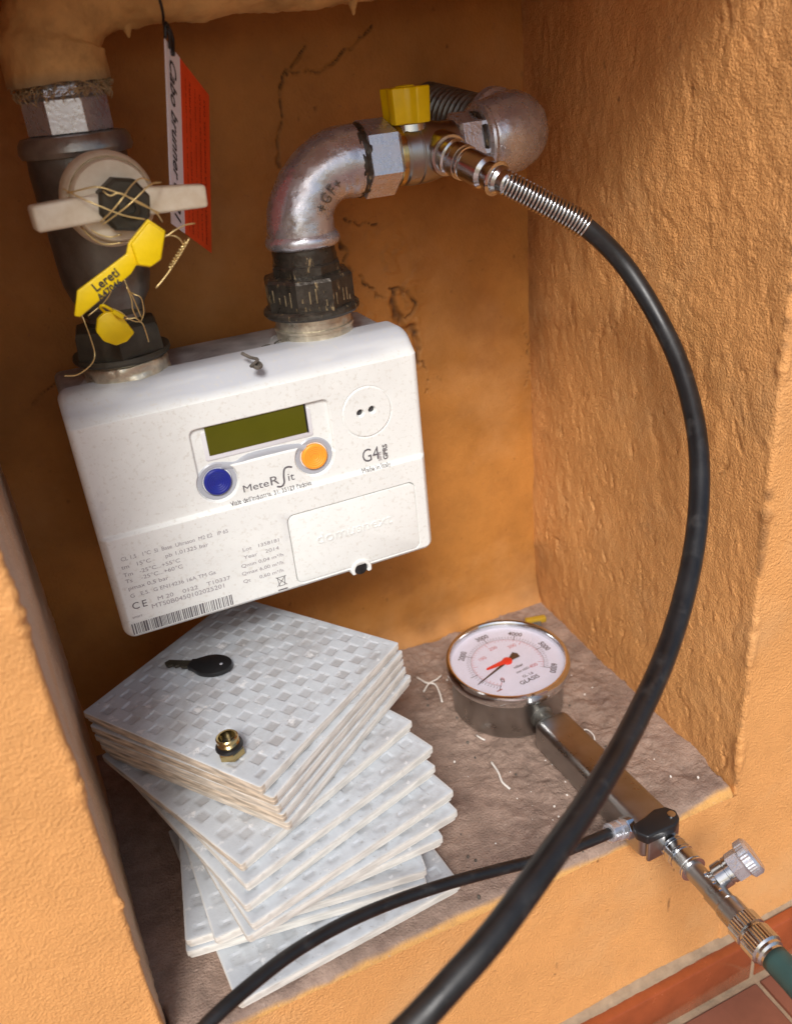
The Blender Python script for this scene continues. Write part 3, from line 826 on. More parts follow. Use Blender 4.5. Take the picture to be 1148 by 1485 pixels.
# ------------------------------------------------------------------ right-hand outlet: union, elbow
AX, AY = 0.1485, 0.040
ou = thing('outlet_pipe', (AX, AY, .138), 'galvanised pipe elbow rising from a black union nut on the right of the meter', 'pipe elbow')
up = (0, 0, 1)
def lat(name, prof, A, D, material, parent, n=48, sharp=30, rot=0, **k):
    V, F = lathe(prof, n, True, rot); g = G(); g.add(V, F, frame(A, D)); return g.mk(name, material, parent, sharp=sharp, **k)
def wob(o, amp, scale=90, seed=3):
    """dents and unevenness of a cast or smeared surface"""
    me = o.data; n = len(me.vertices); a = np.zeros(n * 3); me.vertices.foreach_get('co', a); a = a.reshape(-1, 3)
    nn = np.zeros(n * 3); me.vertices.foreach_get('normal', nn); nn = nn.reshape(-1, 3)
    a += nn * (fbm(a, scale, 3, seed) * amp)[:, None]; me.vertices.foreach_set('co', a.ravel()); me.update()
    return o
def subprof(p, step=.0012):
    out = [p[0]]
    for a, b in zip(p[:-1], p[1:]):
        n = max(1, int(math.hypot(b[0] - a[0], b[1] - a[1]) / step))
        for k in range(1, n + 1): out.append((a[0] + (b[0] - a[0]) * k / n, a[1] + (b[1] - a[1]) * k / n))
    return out
wob(lat('sealing_base', subprof([(.029, 0), (.0285, .0015), (.0255, .0030), (.0235, .0034)]), (AX, AY, .1368), up, 'sealant', ou, 72), .0016, 120)
lat('spigot', [(.0225, 0), (.0225, .0065), (.0232, .0070), (.0232, .0085), (.0222, .009), (.0222, .017)], (AX, AY, .139), up, 'silver_dirty', ou)
g_ = G()
g_.add(*lathe([(.0225, 0), (.0268, .0004), (.0280, .002), (.0278, .0038), (.0262, .0052)], 64), frame((AX, AY, .1542), up))
g_.add(*lathe([(.0262, .0042), (.0262, .0205), (.0250, .0222), (.0205, .0236)], 8, True, .2), frame((AX, AY, .1542), up))
nut = g_.mk('union_nut', 'black_iron', ou, sharp=25)
# cast ribs on the nut faces
rnr = random.Random(2)
g_ = G()
for k in range(8):
    a = 2 * math.pi * (k + .5) / 8 + .2
    for s in (-1, 1):
        rr = .0262 * math.cos(math.pi / 8) + .0001
        for dx in (.0015, .0062):
            c = Vector((math.cos(a), math.sin(a), 0)); t = Vector((-math.sin(a), math.cos(a), 0))
            p = Vector((AX, AY, .1612 + rnr.uniform(0, .004))) + c * (rr - .0002) + t * (dx * s + rnr.uniform(-.0016, .0016))
            g_.add(*box(-rnr.uniform(.0002, .0007), .0004, -.0005, .0005, 0, rnr.uniform(.002, .009), .0002, 1), frame(p, up) @ Matrix.Rotation(a, 4, 'Z'))
g_.mk('nut_marks', 'nut_rub', nut)['kind'] = 'stuff'
lat('union_neck', [(.0195, 0), (.0203, .0008), (.0203, .0090), (.0190, .0100)], (AX, AY, .1730), up, 'black_iron', ou, 8, 25, .1)
wob(lat('thread_neck', subprof([(.0178, 0), (.0176, .012)]), (AX, AY, .1820), up, 'black_iron', ou, 40), .0007, 200)
# elbow
EC = (AX + .032, AY, .232 - .032)
cs = arc(EC, (-1, 0, 0), (0, 0, 1), .032, 26)
path = [Vector((AX, AY, .1945))] + cs + [Vector((AX + .036, AY, .232))]
def er(t): return .0183 + .0008 * math.cos(t * math.pi * 2)
elb = G(); elb.add(*tube(spline(path, .0012), er, 56))
elb.add(*tube([Vector((AX, AY, z)) for z in (.1915, .1925, .194, .196, .1975, .199)], lambda t: .0188 + .0022 * math.sin(math.pi * min(1, t * 1.0)) , 56))
elbow = wob(elb.mk('elbow', 'galv', ou, sharp=40), .00035, 160)
# cast letters on the elbow
V, F = text_mesh('+GF+', .0105, 'CENTER', extrude=.0004, spacing=1.3)
g_ = G()
c_el = Vector(EC)
for v in V:
    pass
def on_elbow(u, w):
    """u along the bend (m), w across; returns point on the front of the elbow"""
    th = math.pi / 4 + u / .032
    cp = c_el + Vector((-math.cos(th), 0, math.sin(th))) * .032
    outw = Vector((-math.cos(th), 0, math.sin(th)))
    s = max(-.95, min(.95, w / .0185))
    return cp + outw * w + Vector((0, -1, 0)) * (.0186 * math.sqrt(1 - s * s))
V2 = []
for v in V:
    p = on_elbow(v[0] * .78 - .001, v[1] * .9 - .0085) + Vector((0, -1, 0)) * (v[2] * .4 + .0002); V2.append(tuple(p))
mk('cast_letters', V2, F, 'galv_dull', elbow, smooth=False)
wob(lat('thread_sealant', subprof([(.0170, 0), (.0188, .001), (.0186, .006), (.0172, .0075)], .0007), (AX + .0335, AY, .232), (1, 0, 0), 'black_iron', ou, 60), .0012, 260)

# ------------------------------------------------------------------ ball valve with yellow handle
vx = AX + .0385
bv = thing('ball_valve', (vx + .03, AY, .232), 'plated ball valve with a short yellow plastic handle, between the two galvanised elbows', 'valve')
ZV = .2315
lat('hex_end', [(.0182, 0), (.0206, .0012), (.0206, .0185), (.0175, .0212)], (vx, AY, ZV), (1, 0, 0), 'galv', bv, 6, 25, .35)
lat('valve_body', [(.0165, .0), (.0165, .003), (.0158, .0035), (.0160, .0055), (.0168, .0065), (.0172, .013), (.0166, .0136), (.0166, .0142), (.0172, .0148), (.0168, .022), (.0152, .030), (.0146, .040)], (vx + .0195, AY, ZV), (1, 0, 0), 'satin', bv, 56)
lat('yellow_band', [(.0166, 0), (.0169, .0004), (.0169, .0030), (.0166, .0034)], (vx + .0207, AY, ZV), (1, 0, 0), 'brass', bv, 56)
lat('hex_end', [(.0155, 0), (.0176, .0012), (.0176, .0150), (.0160, .0170)], (vx + .0585, AY, ZV + .001), (1, 0, 0), 'galv', bv, 6, 25, .30)
SX = vx + .0315
lat('stem', [(.0098, 0), (.0095, .0035), (.0080, .0055), (.0075, .008)], (SX, AY - .003, ZV + .0120), up, 'chrome', bv, 32)
# butterfly handle
hp = [(-.0145, -.005), (-.0138, -.0118), (-.0050, -.0108), (-.0020, -.0120), (.0008, -.0165), (.0115, -.0135), (.0120, -.0085), (.0085, -.0040), (.0085, .004), (.0120, .0085), (.006, .0140), (-.006, .0150), (-.0135, .009), (-.0105, .003)]
V, F = prism(hp, 0, .0208, .0011, 3)
V = [(v[0] * .80 * (1 + .07 * (v[2] / .02)), v[1] * .86 * (1 + .05 * (v[2] / .02)), v[2] * .88) for v in V]
g_ = G(); g_.add(V, F, Matrix.Translation((SX - .0015, AY - .003, ZV + .0160))); hd = g_.mk('handle', 'yellow', bv, sharp=40)
lat('handle_screw', [(.0058, 0), (.0055, .0007), (.0030, .0011)], (SX - .001, AY - .003, ZV + .0342), up, 'yellow', hd, 6)
# test port facing the viewer
PA = Vector((vx + .0465, AY - .012, ZV - .0005)); PB = Vector((0.2433, -0.0253, 0.2160))
PD = (Vector((0.2366, -0.0120, 0.2212)) - PA).normalized()
lat('test_port', [(.0118, 0), (.0118, .008), (.0112, .0095), (.0092, .0098), (.0092, .006)], PA - PD * .002, PD, 'chrome', bv, 40)

# ------------------------------------------------------------------ street elbow into the wall
se = thing('wall_elbow', (.285, AY, ZV), 'galvanised elbow turning back into the wall behind the yellow handle', 'pipe elbow')
wdir = (Vector((.2680, .112, .2490)) - Vector((.2885, AY + .004, .2345))).normalized()
EP = Vector((.2870, AY + .001, .2345))
P0 = Vector((vx + .0745, AY, ZV + .0012)); 
pth = [P0, P0 + Vector((.004, 0, 0)), EP + Vector((-.009, -.0005, 0)), EP + Vector((.0005, .0035, .0008)), EP + wdir * .013, EP + wdir * .021]
g_ = G(); g_.add(*tube(spline(pth, .0008), lambda t: .0200 + .0026 * math.sin(math.pi * min(1, t * 1.05)), 64))
wob(g_.mk('elbow', 'galv', se, sharp=40), .0003, 170)
lat('rolled_rim', [(.0195, -.001), (.0213, .0003), (.0218, .0018), (.0212, .0036), (.0205, .0044)], P0, (1, 0, 0), 'galv', se, 56)
lat('thread_sealant', subprof([(.0165, 0), (.0168, .004)], .001), P0 - Vector((.0030, 0, 0)), (1, 0, 0), 'black_iron', se, 48)
A = EP + wdir * .018
prof = [(.0150, 0)]
for k in range(13):
    h = .004 + k * .0042; prof += [(.0150, h), (.0166, h + .0012), (.0166, h + .0024), (.0150, h + .0036)]
prof += [(.0150, .075)]
lat('threaded_nipple', prof, A, wdir, 'galv_dull', se, 48, 30)
lat('rolled_rim', [(.0205, -.004), (.0226, -.002), (.0226, .002), (.0205, .003)], A, wdir, 'galv', se, 48)

# ------------------------------------------------------------------ black test hose with spring guard
th = thing('test_hose', tuple(PA), 'thick black rubber hose arcing from the valve port towards the viewer', 'hose')
Q0 = PA + PD * .0045
ptsA = [Q0, Vector((0.2332, -0.0108, 0.2243)), Vector((0.2479, -0.0194, 0.2147)), Vector((0.2872, -0.0335, 0.1883))]
dcp = (ptsA[2] - Q0).normalized()
LC = (ptsA[2] - Q0).length
cp_prof = [(.0090, 0), (.0100, .0008), (.0100, .0052), (.0090, .006), (.0090, .008), (.0096, .009), (.0096, .013), (.0080, .0138), (.0080, .016), (.0088, .017), (.0088, LC * .62), (.0070, LC * .66), (.0076, LC * .70), (.0076, LC * .86), (.0064, LC * .90), (.0060, LC * .98), (.0052, LC * 1.0)]
lat('coupling', cp_prof, Q0, dcp, 'chrome', th, 40, 25)
g_ = G()
for h in (.0045, .0150, LC * .80):
    g_.add(*lathe([(.0076, -.0008), (.0102 if h < .012 else .0094, 0), (.0102 if h < .012 else .0094, .0006), (.0076, .0014)], 36), frame(Q0 + dcp * h, dcp))
g_.mk('coupling_ring', 'bezel', th, sharp=25)
HP = [ptsA[2] - dcp * .004, Vector((0.2687, -0.0250, 0.2017)), ptsA[3], Vector((0.3057, -0.0432, 0.1661)), Vector((0.3132, -0.0651, 0.1380)), Vector((0.3107, -0.0897, 0.1132)), Vector((0.2986, -0.1173, 0.0873)), Vector((0.2798, -0.1416, 0.0625)), Vector((0.2556, -0.1641, 0.0415)), Vector((0.2239, -0.1882, 0.0257)),
      Vector((0.1869, -0.2134, 0.0192)), Vector((0.1522, -0.2361, 0.0191)), Vector((0.1178, -0.2560, 0.0199)), Vector((0.0866, -0.2704, 0.0155)), Vector((0.0661, -0.2763, 0.0099)), Vector((0.0491, -0.2794, 0.0032)), Vector((0.0246, -0.2803, -0.0093)), Vector((-0.0061, -0.2797, -0.0301))]
cl = spline(HP, .003)
g_ = G(); g_.add(*tube(cl, .0052, 28)); g_.mk('hose', 'rubber', th, sharp=0)
# spring
def arclen(P):
    s = [0]
    for a, b in zip(P[:-1], P[1:]): s.append(s[-1] + (b - a).length)
    return s
fine = spline(HP[:4], .0004); S = arclen(fine)
Ls = sum((HP[i + 1] - HP[i]).length for i in range(2))
turns = 24; pts = []
T0 = (fine[1] - fine[0]).normalized(); xx = T0.orthogonal().normalized()
for i, p in enumerate(fine):
    if S[i] > Ls: break
    T = (fine[min(i + 1, len(fine) - 1)] - fine[max(i - 1, 0)]).normalized()
    xx = (xx - T * xx.dot(T)).normalized(); yy = T.cross(xx)
    for q in range(3):
        s = S[i] + q * .00013; a = 2 * math.pi * turns * s / Ls
        pts.append(p + T * (q * .00013) + (xx * math.cos(a) + yy * math.sin(a)) * .0062)
g_ = G(); g_.add(*tube(pts, .00072, 7)); g_.mk('spring_guard', 'bezel', th, sharp=0)

# ------------------------------------------------------------------ left inlet: painted pipe
LX = 0.0405
pp = thing('painted_pipe', (LX, AY, .3), 'ochre painted gas pipe bending from the ceiling line down to the left valve', 'pipe')
cen = Vector((LX + .030, AY, .325 - .030))
path = [Vector((LX, AY, .2835)), Vector((LX, AY, .288))] + arc(cen, (-1, 0, 0), (0, 0, 1), .030, 10) + [Vector((.12, AY, .3265)), Vector((.17, AY, .3275)), Vector((.22, AY, .3300)), Vector((.30, AY, .334)), Vector((.345, AY, .336))]
V, F = tube(spline(path, .0014), lambda t: .0225 - .0015 * min(1, t * 3) + (.0016 if t < .05 else 0), 72)
A_ = np.array(V); c0 = A_.copy()
o = mk('pipe', V, F, 'pipe_paint', pp, sharp=60, attrs={'dirt': np.clip(1 - (A_[:, 2] - .2835) / .006, 0, 1) * (A_[:, 0] < .07)})
wob(o, .0014, 60, 21); wob(o, .0006, 220, 25)
for (x, h) in (((0.0758, 0.0300, 0.3005)[0], .006), ((0.1915, 0.0300, 0.3079)[0], .008), ((0.0536, 0.0300, 0.3000)[0], .002)):
    zz = .3045 + (x - .09) * .03
    g_ = G(); g_.add(*lathe([(.0034, 0), (.0024, h * .35), (.0012, h * .7), (.0009, h * .9), (.0002, h)], 12), frame((x, AY - .004, zz + .002), (0, 0, -1)))
    g_.mk('paint_drip', 'pipe_paint', pp)
g_ = G(); rnd = random.Random(3)
for k in range(230):
    a = rnd.uniform(math.pi * .9, math.pi * 2.2); r0 = rnd.uniform(.0185, .0225); z0 = rnd.uniform(.2795, .2845)
    a1 = a + rnd.uniform(-.28, .28); r1 = r0 + rnd.uniform(-.001, .0022); z1 = z0 - rnd.uniform(-.001, .0055)
    p0 = Vector((LX + r0 * math.cos(a), AY + r0 * math.sin(a), z0)); p1 = Vector((LX + r1 * math.cos(a1), AY + r1 * math.sin(a1), z1))
    pm = (p0 + p1) / 2 + Vector((math.cos(a), math.sin(a), .3)) * .0012
    g_.add(*tube(spline([p0, pm, p1], .002), .00022, 4))
g_.mk('hemp_fibre', 'hemp', pp)['kind'] = 'stuff'

# left shut-off valve
lv = thing('shutoff_valve', (LX, AY, .138), 'old dark shut-off valve with white plastic lever, wired and sealed, left of the meter', 'valve')
lat('collar', [(.0195, .262), (.0212, .2628), (.0212, .2770), (.0198, .2785), (.0185, .285)], (LX, AY, 0), up, 'galv', lv, 8, 25, .25)
lat('flange_ring', [(.0215, .2520), (.0262, .2528), (.0272, .2550), (.0268, .2585), (.0250, .2615), (.0205, .2622)], (LX, AY, 0), up, 'galv_worn', lv, 64)
lat('valve_body', [(.0155, .172), (.0160, .178), (.0200, .184), (.0222, .192), (.0228, .200), (.0232, .222), (.0240, .232), (.0242, .246), (.0236, .2525)], (LX - .0005, AY, 0), up, 'galv_dull', lv, 56)
lat('threaded_neck', [(.0150, .164), (.0150, .1745), (.0162, .1748), (.0162, .179), (.015, .180)], (LX - .001, AY, 0), up, 'dark_iron', lv, 40)
g_ = G()
g_.add(*lathe([(.0215, .1505), (.0250, .1510), (.0260, .1525), (.0256, .1545)], 64), frame((LX - .002, AY, 0), up))
g_.add(*lathe([(.0254, .1535), (.0244, .1660), (.0230, .1685), (.0165, .1700)], 6, True, .42), frame((LX - .002, AY, 0), up))
g_.mk('union_nut', 'dark_iron', lv, sharp=25)
lat('spigot', [(.0205, .1385), (.0218, .1388), (.0218, .1430), (.0208, .1436), (.0212, .1510)], (LX - .002, AY, 0), up, 'silver_dirty', lv, 56)
wob(lat('sealing_base', subprof([(.0265, .1366), (.0255, .1385), (.0225, .1405), (.0210, .1408)]), (LX - .002, AY, 0), up, 'sealant', lv, 64), .0016, 140, 8)
wob(lat('foil_scrap', subprof([(.0222, .1390), (.0226, .1480), (.0219, .1495)]), (LX - .001, AY - .0006, 0), up, 'silver_dirty', lv, 64), .0011, 240, 8)
# lever
HC = Vector((0.0495, -0.0160, 0.2326)); HB = Vector((0.0449, 0.0040, 0.2334))
had = (HC - HB); had.normalize()
had = (had * .35 + Vector((0, -1, 0)) * .65).normalized()
lat('lever_collar', [(.0190, -.006), (.0208, -.004), (.0212, .004), (.0200, .008), (.0190, .0095), (.0182, .0080), (.0180, .0120), (.0172, .0135), (.0120, .0138)], Vector((HC.x, HC.y, HC.z)) - had * .016 + Vector((-.003, 0, .0015)), had, 'cream', lv, 56, 30)
g_ = G()
HL = Vector((0.0101, -0.0180, 0.2320)); HR = Vector((0.0878, -0.0140, 0.2310))
def barbox(a, b, h, d, bev, h2=None):
    L = (b - a).length; V, F = box(0, L, -d / 2, d / 2, -h / 2, h / 2, bev, 3)
    if h2: V = [(v[0], v[1], v[2] * (1 + (h2 / h - 1) * v[0] / L)) for v in V]
    x = (b - a).normalized(); y = Vector((0, 0, 1)).cross(x).normalized(); z = x.cross(y)
    return V, F, Matrix(((x.x, y.x, z.x, a.x), (x.y, y.y, z.y, a.y), (x.z, y.z, z.z, a.z), (0, 0, 0, 1)))
V, F, mw = barbox(HL, HC + Vector((-.006, .003, .0)), .0110, .0120, .0018, .0120); g_.add(V, F, mw); 
V, F, mw = barbox(HC + Vector((.006, .003, 0)), HR, .0120, .0110, .0018, .0100); g_.add(V, F, mw)
wob(g_.mk('lever', 'cream', lv, sharp=50), .0003, 120)
lat('stem_hex', [(.0105, -.006), (.0120, -.005), (.0120, .0045), (.0105, .006)], HC, had, 'dark_iron', lv, 8, 25, .2)
lat('stem_boss', [(.0050, 0), (.0046, .0016), (.0026, .0020), (.0024, .0008)], HC + had * .0062 + Vector((.0012, 0, -.0012)), had, 'dark_iron', lv, 24)

# sealing wires
def wire(name, pts, r=.00035, parent=None, material='brass_wire', step=.0012):
    V, F = tube(spline(pts, step), r, 6); return mk(name, V, F, material, parent, sharp=0)
sw = thing('sealing_wire', tuple(HC), 'thin twisted brass wire criss-crossed over the white valve lever', 'wire')
yw = HC.y - .0105
for pts in (
    [(0.0259, -0.0180, 0.2424), (0.0324, -0.0240, 0.2379), (0.0385, -0.0270, 0.2342), (0.0472, -0.0290, 0.2293), (0.0563, -0.0280, 0.2261)],
    [(0.0269, -0.0180, 0.2405), (0.0308, -0.0220, 0.2412), (0.0390, -0.0260, 0.2420), (0.0458, -0.0280, 0.2393), (0.0541, -0.0290, 0.2345), (0.0617, -0.0260, 0.2281), (0.0648, -0.0200, 0.2229)],
    [(0.0415, -0.0260, 0.2400), (0.0437, -0.0280, 0.2378), (0.0481, -0.0290, 0.2385), (0.0545, -0.0290, 0.2335), (0.0635, -0.0260, 0.2276)],
    [(0.0381, -0.0240, 0.2261), (0.0505, -0.0290, 0.2332), (0.0617, -0.0270, 0.2399), (0.0678, -0.0200, 0.2398)],
    [(0.0375, -0.0240, 0.2274), (0.0420, -0.0280, 0.2309), (0.0481, -0.0290, 0.2359), (0.0535, -0.0260, 0.2404), (0.0587, -0.0230, 0.2427), (0.0631, -0.0200, 0.2410)],
    [(0.0300, -0.0120, 0.2248), (0.0328, -0.0130, 0.2203), (0.0377, -0.0130, 0.2164), (0.0459, -0.0140, 0.2159)],
    [(0.0317, -0.0130, 0.2259), (0.0354, -0.0150, 0.2219), (0.0408, -0.0160, 0.2194), (0.0457, -0.0180, 0.2201)],
    [(0.0562, -0.0300, 0.2228), (0.0619, -0.0320, 0.2183), (0.0680, -0.0320, 0.2203), (0.0733, -0.0300, 0.2214), (0.0778, -0.0280, 0.2212)],
    [(0.0605, -0.0300, 0.2174), (0.0652, -0.0310, 0.2182), (0.0689, -0.0310, 0.2162), (0.0705, -0.0300, 0.2124)],
    [(0.0737, -0.0300, 0.2156), (0.0699, -0.0300, 0.2110), (0.0642, -0.0300, 0.2051), (0.0586, -0.0300, 0.1998), (0.0540, -0.0300, 0.1962)],
):
    wire('wire_strand', pts, .00036, sw)
# little coil on the tail
cp = []
A = Vector((0.0719, -0.0300, 0.2144)); B = Vector((0.0624, -0.0300, 0.2042)); ax = (B - A).normalized(); xx = ax.orthogonal().normalized(); yy = ax.cross(xx)
for k in range(120):
    t = k / 119; a = t * 2 * math.pi * 9; cp.append(A + (B - A) * t + (xx * math.cos(a) + yy * math.sin(a)) * .0008)
g_ = G(); g_.add(*tube(cp, .00028, 5)); g_.mk('wire_coil', 'brass_wire', sw)
for k in range(9):      # twist along the strand crossing the hex
    pass

lw = thing('sealing_wire', tuple((0.0450, 0.0100, 0.1800)), 'loose brass wire loops hanging over the dark nut beside the small yellow seal', 'wire')
for pts in (
    [(0.0213, 0.0080, 0.1832), (0.0218, 0.0060, 0.1797), (0.0226, 0.0060, 0.1709), (0.0226, 0.0060, 0.1628), (0.0193, 0.0020, 0.1591), (0.0119, -0.0040, 0.1573), (0.0058, -0.0080, 0.1590)],
    [(0.0447, 0.0050, 0.1967), (0.0455, 0.0040, 0.1920), (0.0469, 0.0050, 0.1872), (0.0479, 0.0060, 0.1820), (0.0488, 0.0060, 0.1766)],
    [(0.0464, 0.0040, 0.1898), (0.0484, 0.0020, 0.1884), (0.0504, 0.0020, 0.1867), (0.0504, 0.0040, 0.1795), (0.0483, 0.0060, 0.1746)],
    [(0.0450, 0.0040, 0.1928), (0.0459, 0.0040, 0.1865), (0.0454, 0.0040, 0.1814), (0.0465, 0.0050, 0.1765)],
    [(0.0298, 0.0060, 0.1850), (0.0335, 0.0040, 0.1850), (0.0391, 0.0040, 0.1816), (0.0426, 0.0050, 0.1773), (0.0455, 0.0040, 0.1773), (0.0481, 0.0050, 0.1745)],
    [(0.0385, 0.0040, 0.1765), (0.0413, 0.0020, 0.1781), (0.0449, 0.0020, 0.1760), (0.0485, 0.0060, 0.1738), (0.0496, 0.0080, 0.1682), (0.0500, 0.0090, 0.1629)],
    [(0.0376, 0.0000, 0.2000), (0.0377, 0.0040, 0.1927), (0.0325, 0.0060, 0.1866), (0.0241, 0.0060, 0.1820)],
):
    wire('wire_strand', pts, .00034, lw)

# yellow seal tag
st = thing('seal_tag', tuple((0.0388, -0.0300, 0.2060)), 'long yellow plastic seal tag with printed black lettering, hanging from the wire', 'seal tag')
TP = [(0.0163, 0.1909), (0.0202, 0.2013), (0.0445, 0.2133), (0.0464, 0.2178), (0.0570, 0.2265), (0.0634, 0.2205), (0.0589, 0.2085), (0.0533, 0.2060), (0.0475, 0.2079), (0.0446, 0.2047), (0.0185, 0.1899)]
TP = [TP[0], TP[1], TP[2], TP[3], TP[4], TP[5], TP[6], TP[7], TP[8], TP[9], TP[10]]
V, F = prism(TP[::-1], 0, .0026, .0005, 2)
tl = Matrix.Translation((0, -.030, 0))
V = [(v[0], -.0295 - v[2] * (1.0 if v[2] < .1 else 1), v[1]) for v in V]
tagp = mk('tag_plate', V, F, 'yellow', st, sharp=40)
hd_ = [TP[3], TP[4], TP[5], TP[6], TP[7], TP[8]]
cx = sum(p[0] for p in hd_) / 6; cz = sum(p[1] for p in hd_) / 6
V, F = prism([(cx + (p[0] - cx) * .93, cz + (p[1] - cz) * .93) for p in hd_][::-1], 0, .0062, .0010, 2)
V = [(v[0], -.0296 - v[2] * .9, v[1]) for v in V]; mk('seal_housing', V, F, 'yellow', st, sharp=40)
d_ = Vector((TP[2][0] - TP[1][0], 0, TP[2][1] - TP[1][1])).normalized(); n_ = Vector((-d_.z, 0, d_.x))
for s, u, w, sz in (('Lereti', .0060, -.0050, .0056), ('A47046', .0050, -.0088, .0040)):
    V, F = text_mesh(s, sz, bold=.00010)
    base = Vector((TP[1][0], -.0325, TP[1][1])) + d_ * u + n_ * w
    mk('lettering', [tuple(base + d_ * v[0] + n_ * v[1]) for v in V], F, 'pen', st, smooth=False)
# small yellow seal
ys_ = thing('small_seal', tuple((0.0342, 0.0000, 0.1761)), 'small eight-sided yellow seal hanging on wire in front of the dark nut', 'seal')
SP = [(0.0277, 0.1811), (0.0319, 0.1834), (0.0371, 0.1830), (0.0400, 0.1784), (0.0434, 0.1711), (0.0388, 0.1674), (0.0332, 0.1665), (0.0279, 0.1697), (0.0255, 0.1750)]
V, F = prism(SP[::-1], 0, .0042, .0009, 2); V = [(v[0], .0035 - v[2], v[1]) for v in V]; mk('seal_body', V, F, 'yellow', ys_, sharp=40)
wire('seal_loop', [(0.0327, 0.0030, 0.1820), (0.0303, -0.0000, 0.1861), (0.0317, -0.0010, 0.1870), (0.0353, 0.0000, 0.1838), (0.0368, 0.0030, 0.1812)], .0008, ys_, 'yellow')
V, F = box(-.0028, .0028, -.001, .001, -.0012, .0012, .0004, 1); q = Vector((0.0375, -0.0030, 0.1819))
mk('seal_catch', [tuple(Matrix.Rotation(.75, 3, 'Y') @ Vector(v) + q) for v in V], F, 'yellow', ys_)

# red and white card tag on a black wire
ct = thing('card_tag', (.0862, .0054, .2971), 'red and white cardboard tag with handwriting, hung from the top pipe by black wire', 'tag')
TL = Vector((.0862, .0054, .2971)); vd = Vector((-.0125, .0066, -.0794)); hd2 = Vector((.0266, .0482, -.0251))
def card(u, v, off=0.0):
    n = hd2.cross(vd).normalized()
    if n.y > 0: n = -n
    return TL + hd2 * u + vd * (v + .05 * u * 0) + n * off
def quad_slab(u0, u1, v0, v1, th_, material, name, cham=0.0):
    pts = [(u0, v0), (u1, v0), (u1, v1), (u0, v1)] if not cham else [(u0, v0 + cham), (u0 + cham, v0), (u1, v0), (u1, v1 - cham * .5), (u1 - cham, v1), (u0, v1)]
    n = len(pts); V = [tuple(card(u, v, th_)) for u, v in pts] + [tuple(card(u, v, 0)) for u, v in pts]
    F = [tuple(range(n)), tuple(range(2 * n - 1, n - 1, -1))] + [(i, i + n, (i + 1) % n + n, (i + 1) % n) for i in range(n)]
    return mk(name, V, F, material, ct, smooth=False)
quad_slab(0, .305, 0, 1, .0005, 'white_card', 'white_strip')
quad_slab(.305, 1, 0, 1, .0005, 'red_card', 'red_panel')
V, F = text_mesh('Cabo brunner 0331', .0105, shear=.35, bold=.00012)
wmax = max(v[0] for v in V)
mk('handwriting', [tuple(card(.07 + (v[1] / .0105) * .19, .06 + v[0] / wmax * .90, .0008)) for v in V], F, 'pen', ct, smooth=False)
g_ = G(); rnd = random.Random(11)
for j, (uu, sz) in enumerate(((.88, .058), (.76, .045), (.64, .03), (.52, .045), (.42, .03))):
    V, F = text_mesh(['PROPRIETA DELLA SOCIETA DEL GAS', 'VIETATA LA MANOMISSIONE DEL SIGILLO', 'IN CASO DI FUGA CHIUDERE IL RUBINETTO', 'IMPIANTO CHIUSO - NON APRIRE', 'AVVERTENZE PER LA SICUREZZA'][j], .004)
    wm = max(v[0] for v in V)
    g_.add([tuple(card(uu - v[1] / .004 * sz, .97 - v[0] / wm * .9, .0007)) for v in V], F)
g_.mk('printed_lines', 'red_ink', ct, smooth=False)
wire('black_wire', [TL + Vector((.0022, .002, -.004)), TL + Vector((.0025, -.001, .002)), (0.0875, 0.0060, 0.3028), (0.0881, 0.0080, 0.3123), (.0835, .010, .350), (.084, .040, .352)], .0007, ct, 'black')
wire('black_wire', [TL + Vector((.0035, .004, -.007)), TL + Vector((.005, .006, .001)), TL + Vector((.002, .0, .006)), TL + Vector((.0005, -.001, .0))], .0009, ct, 'black')

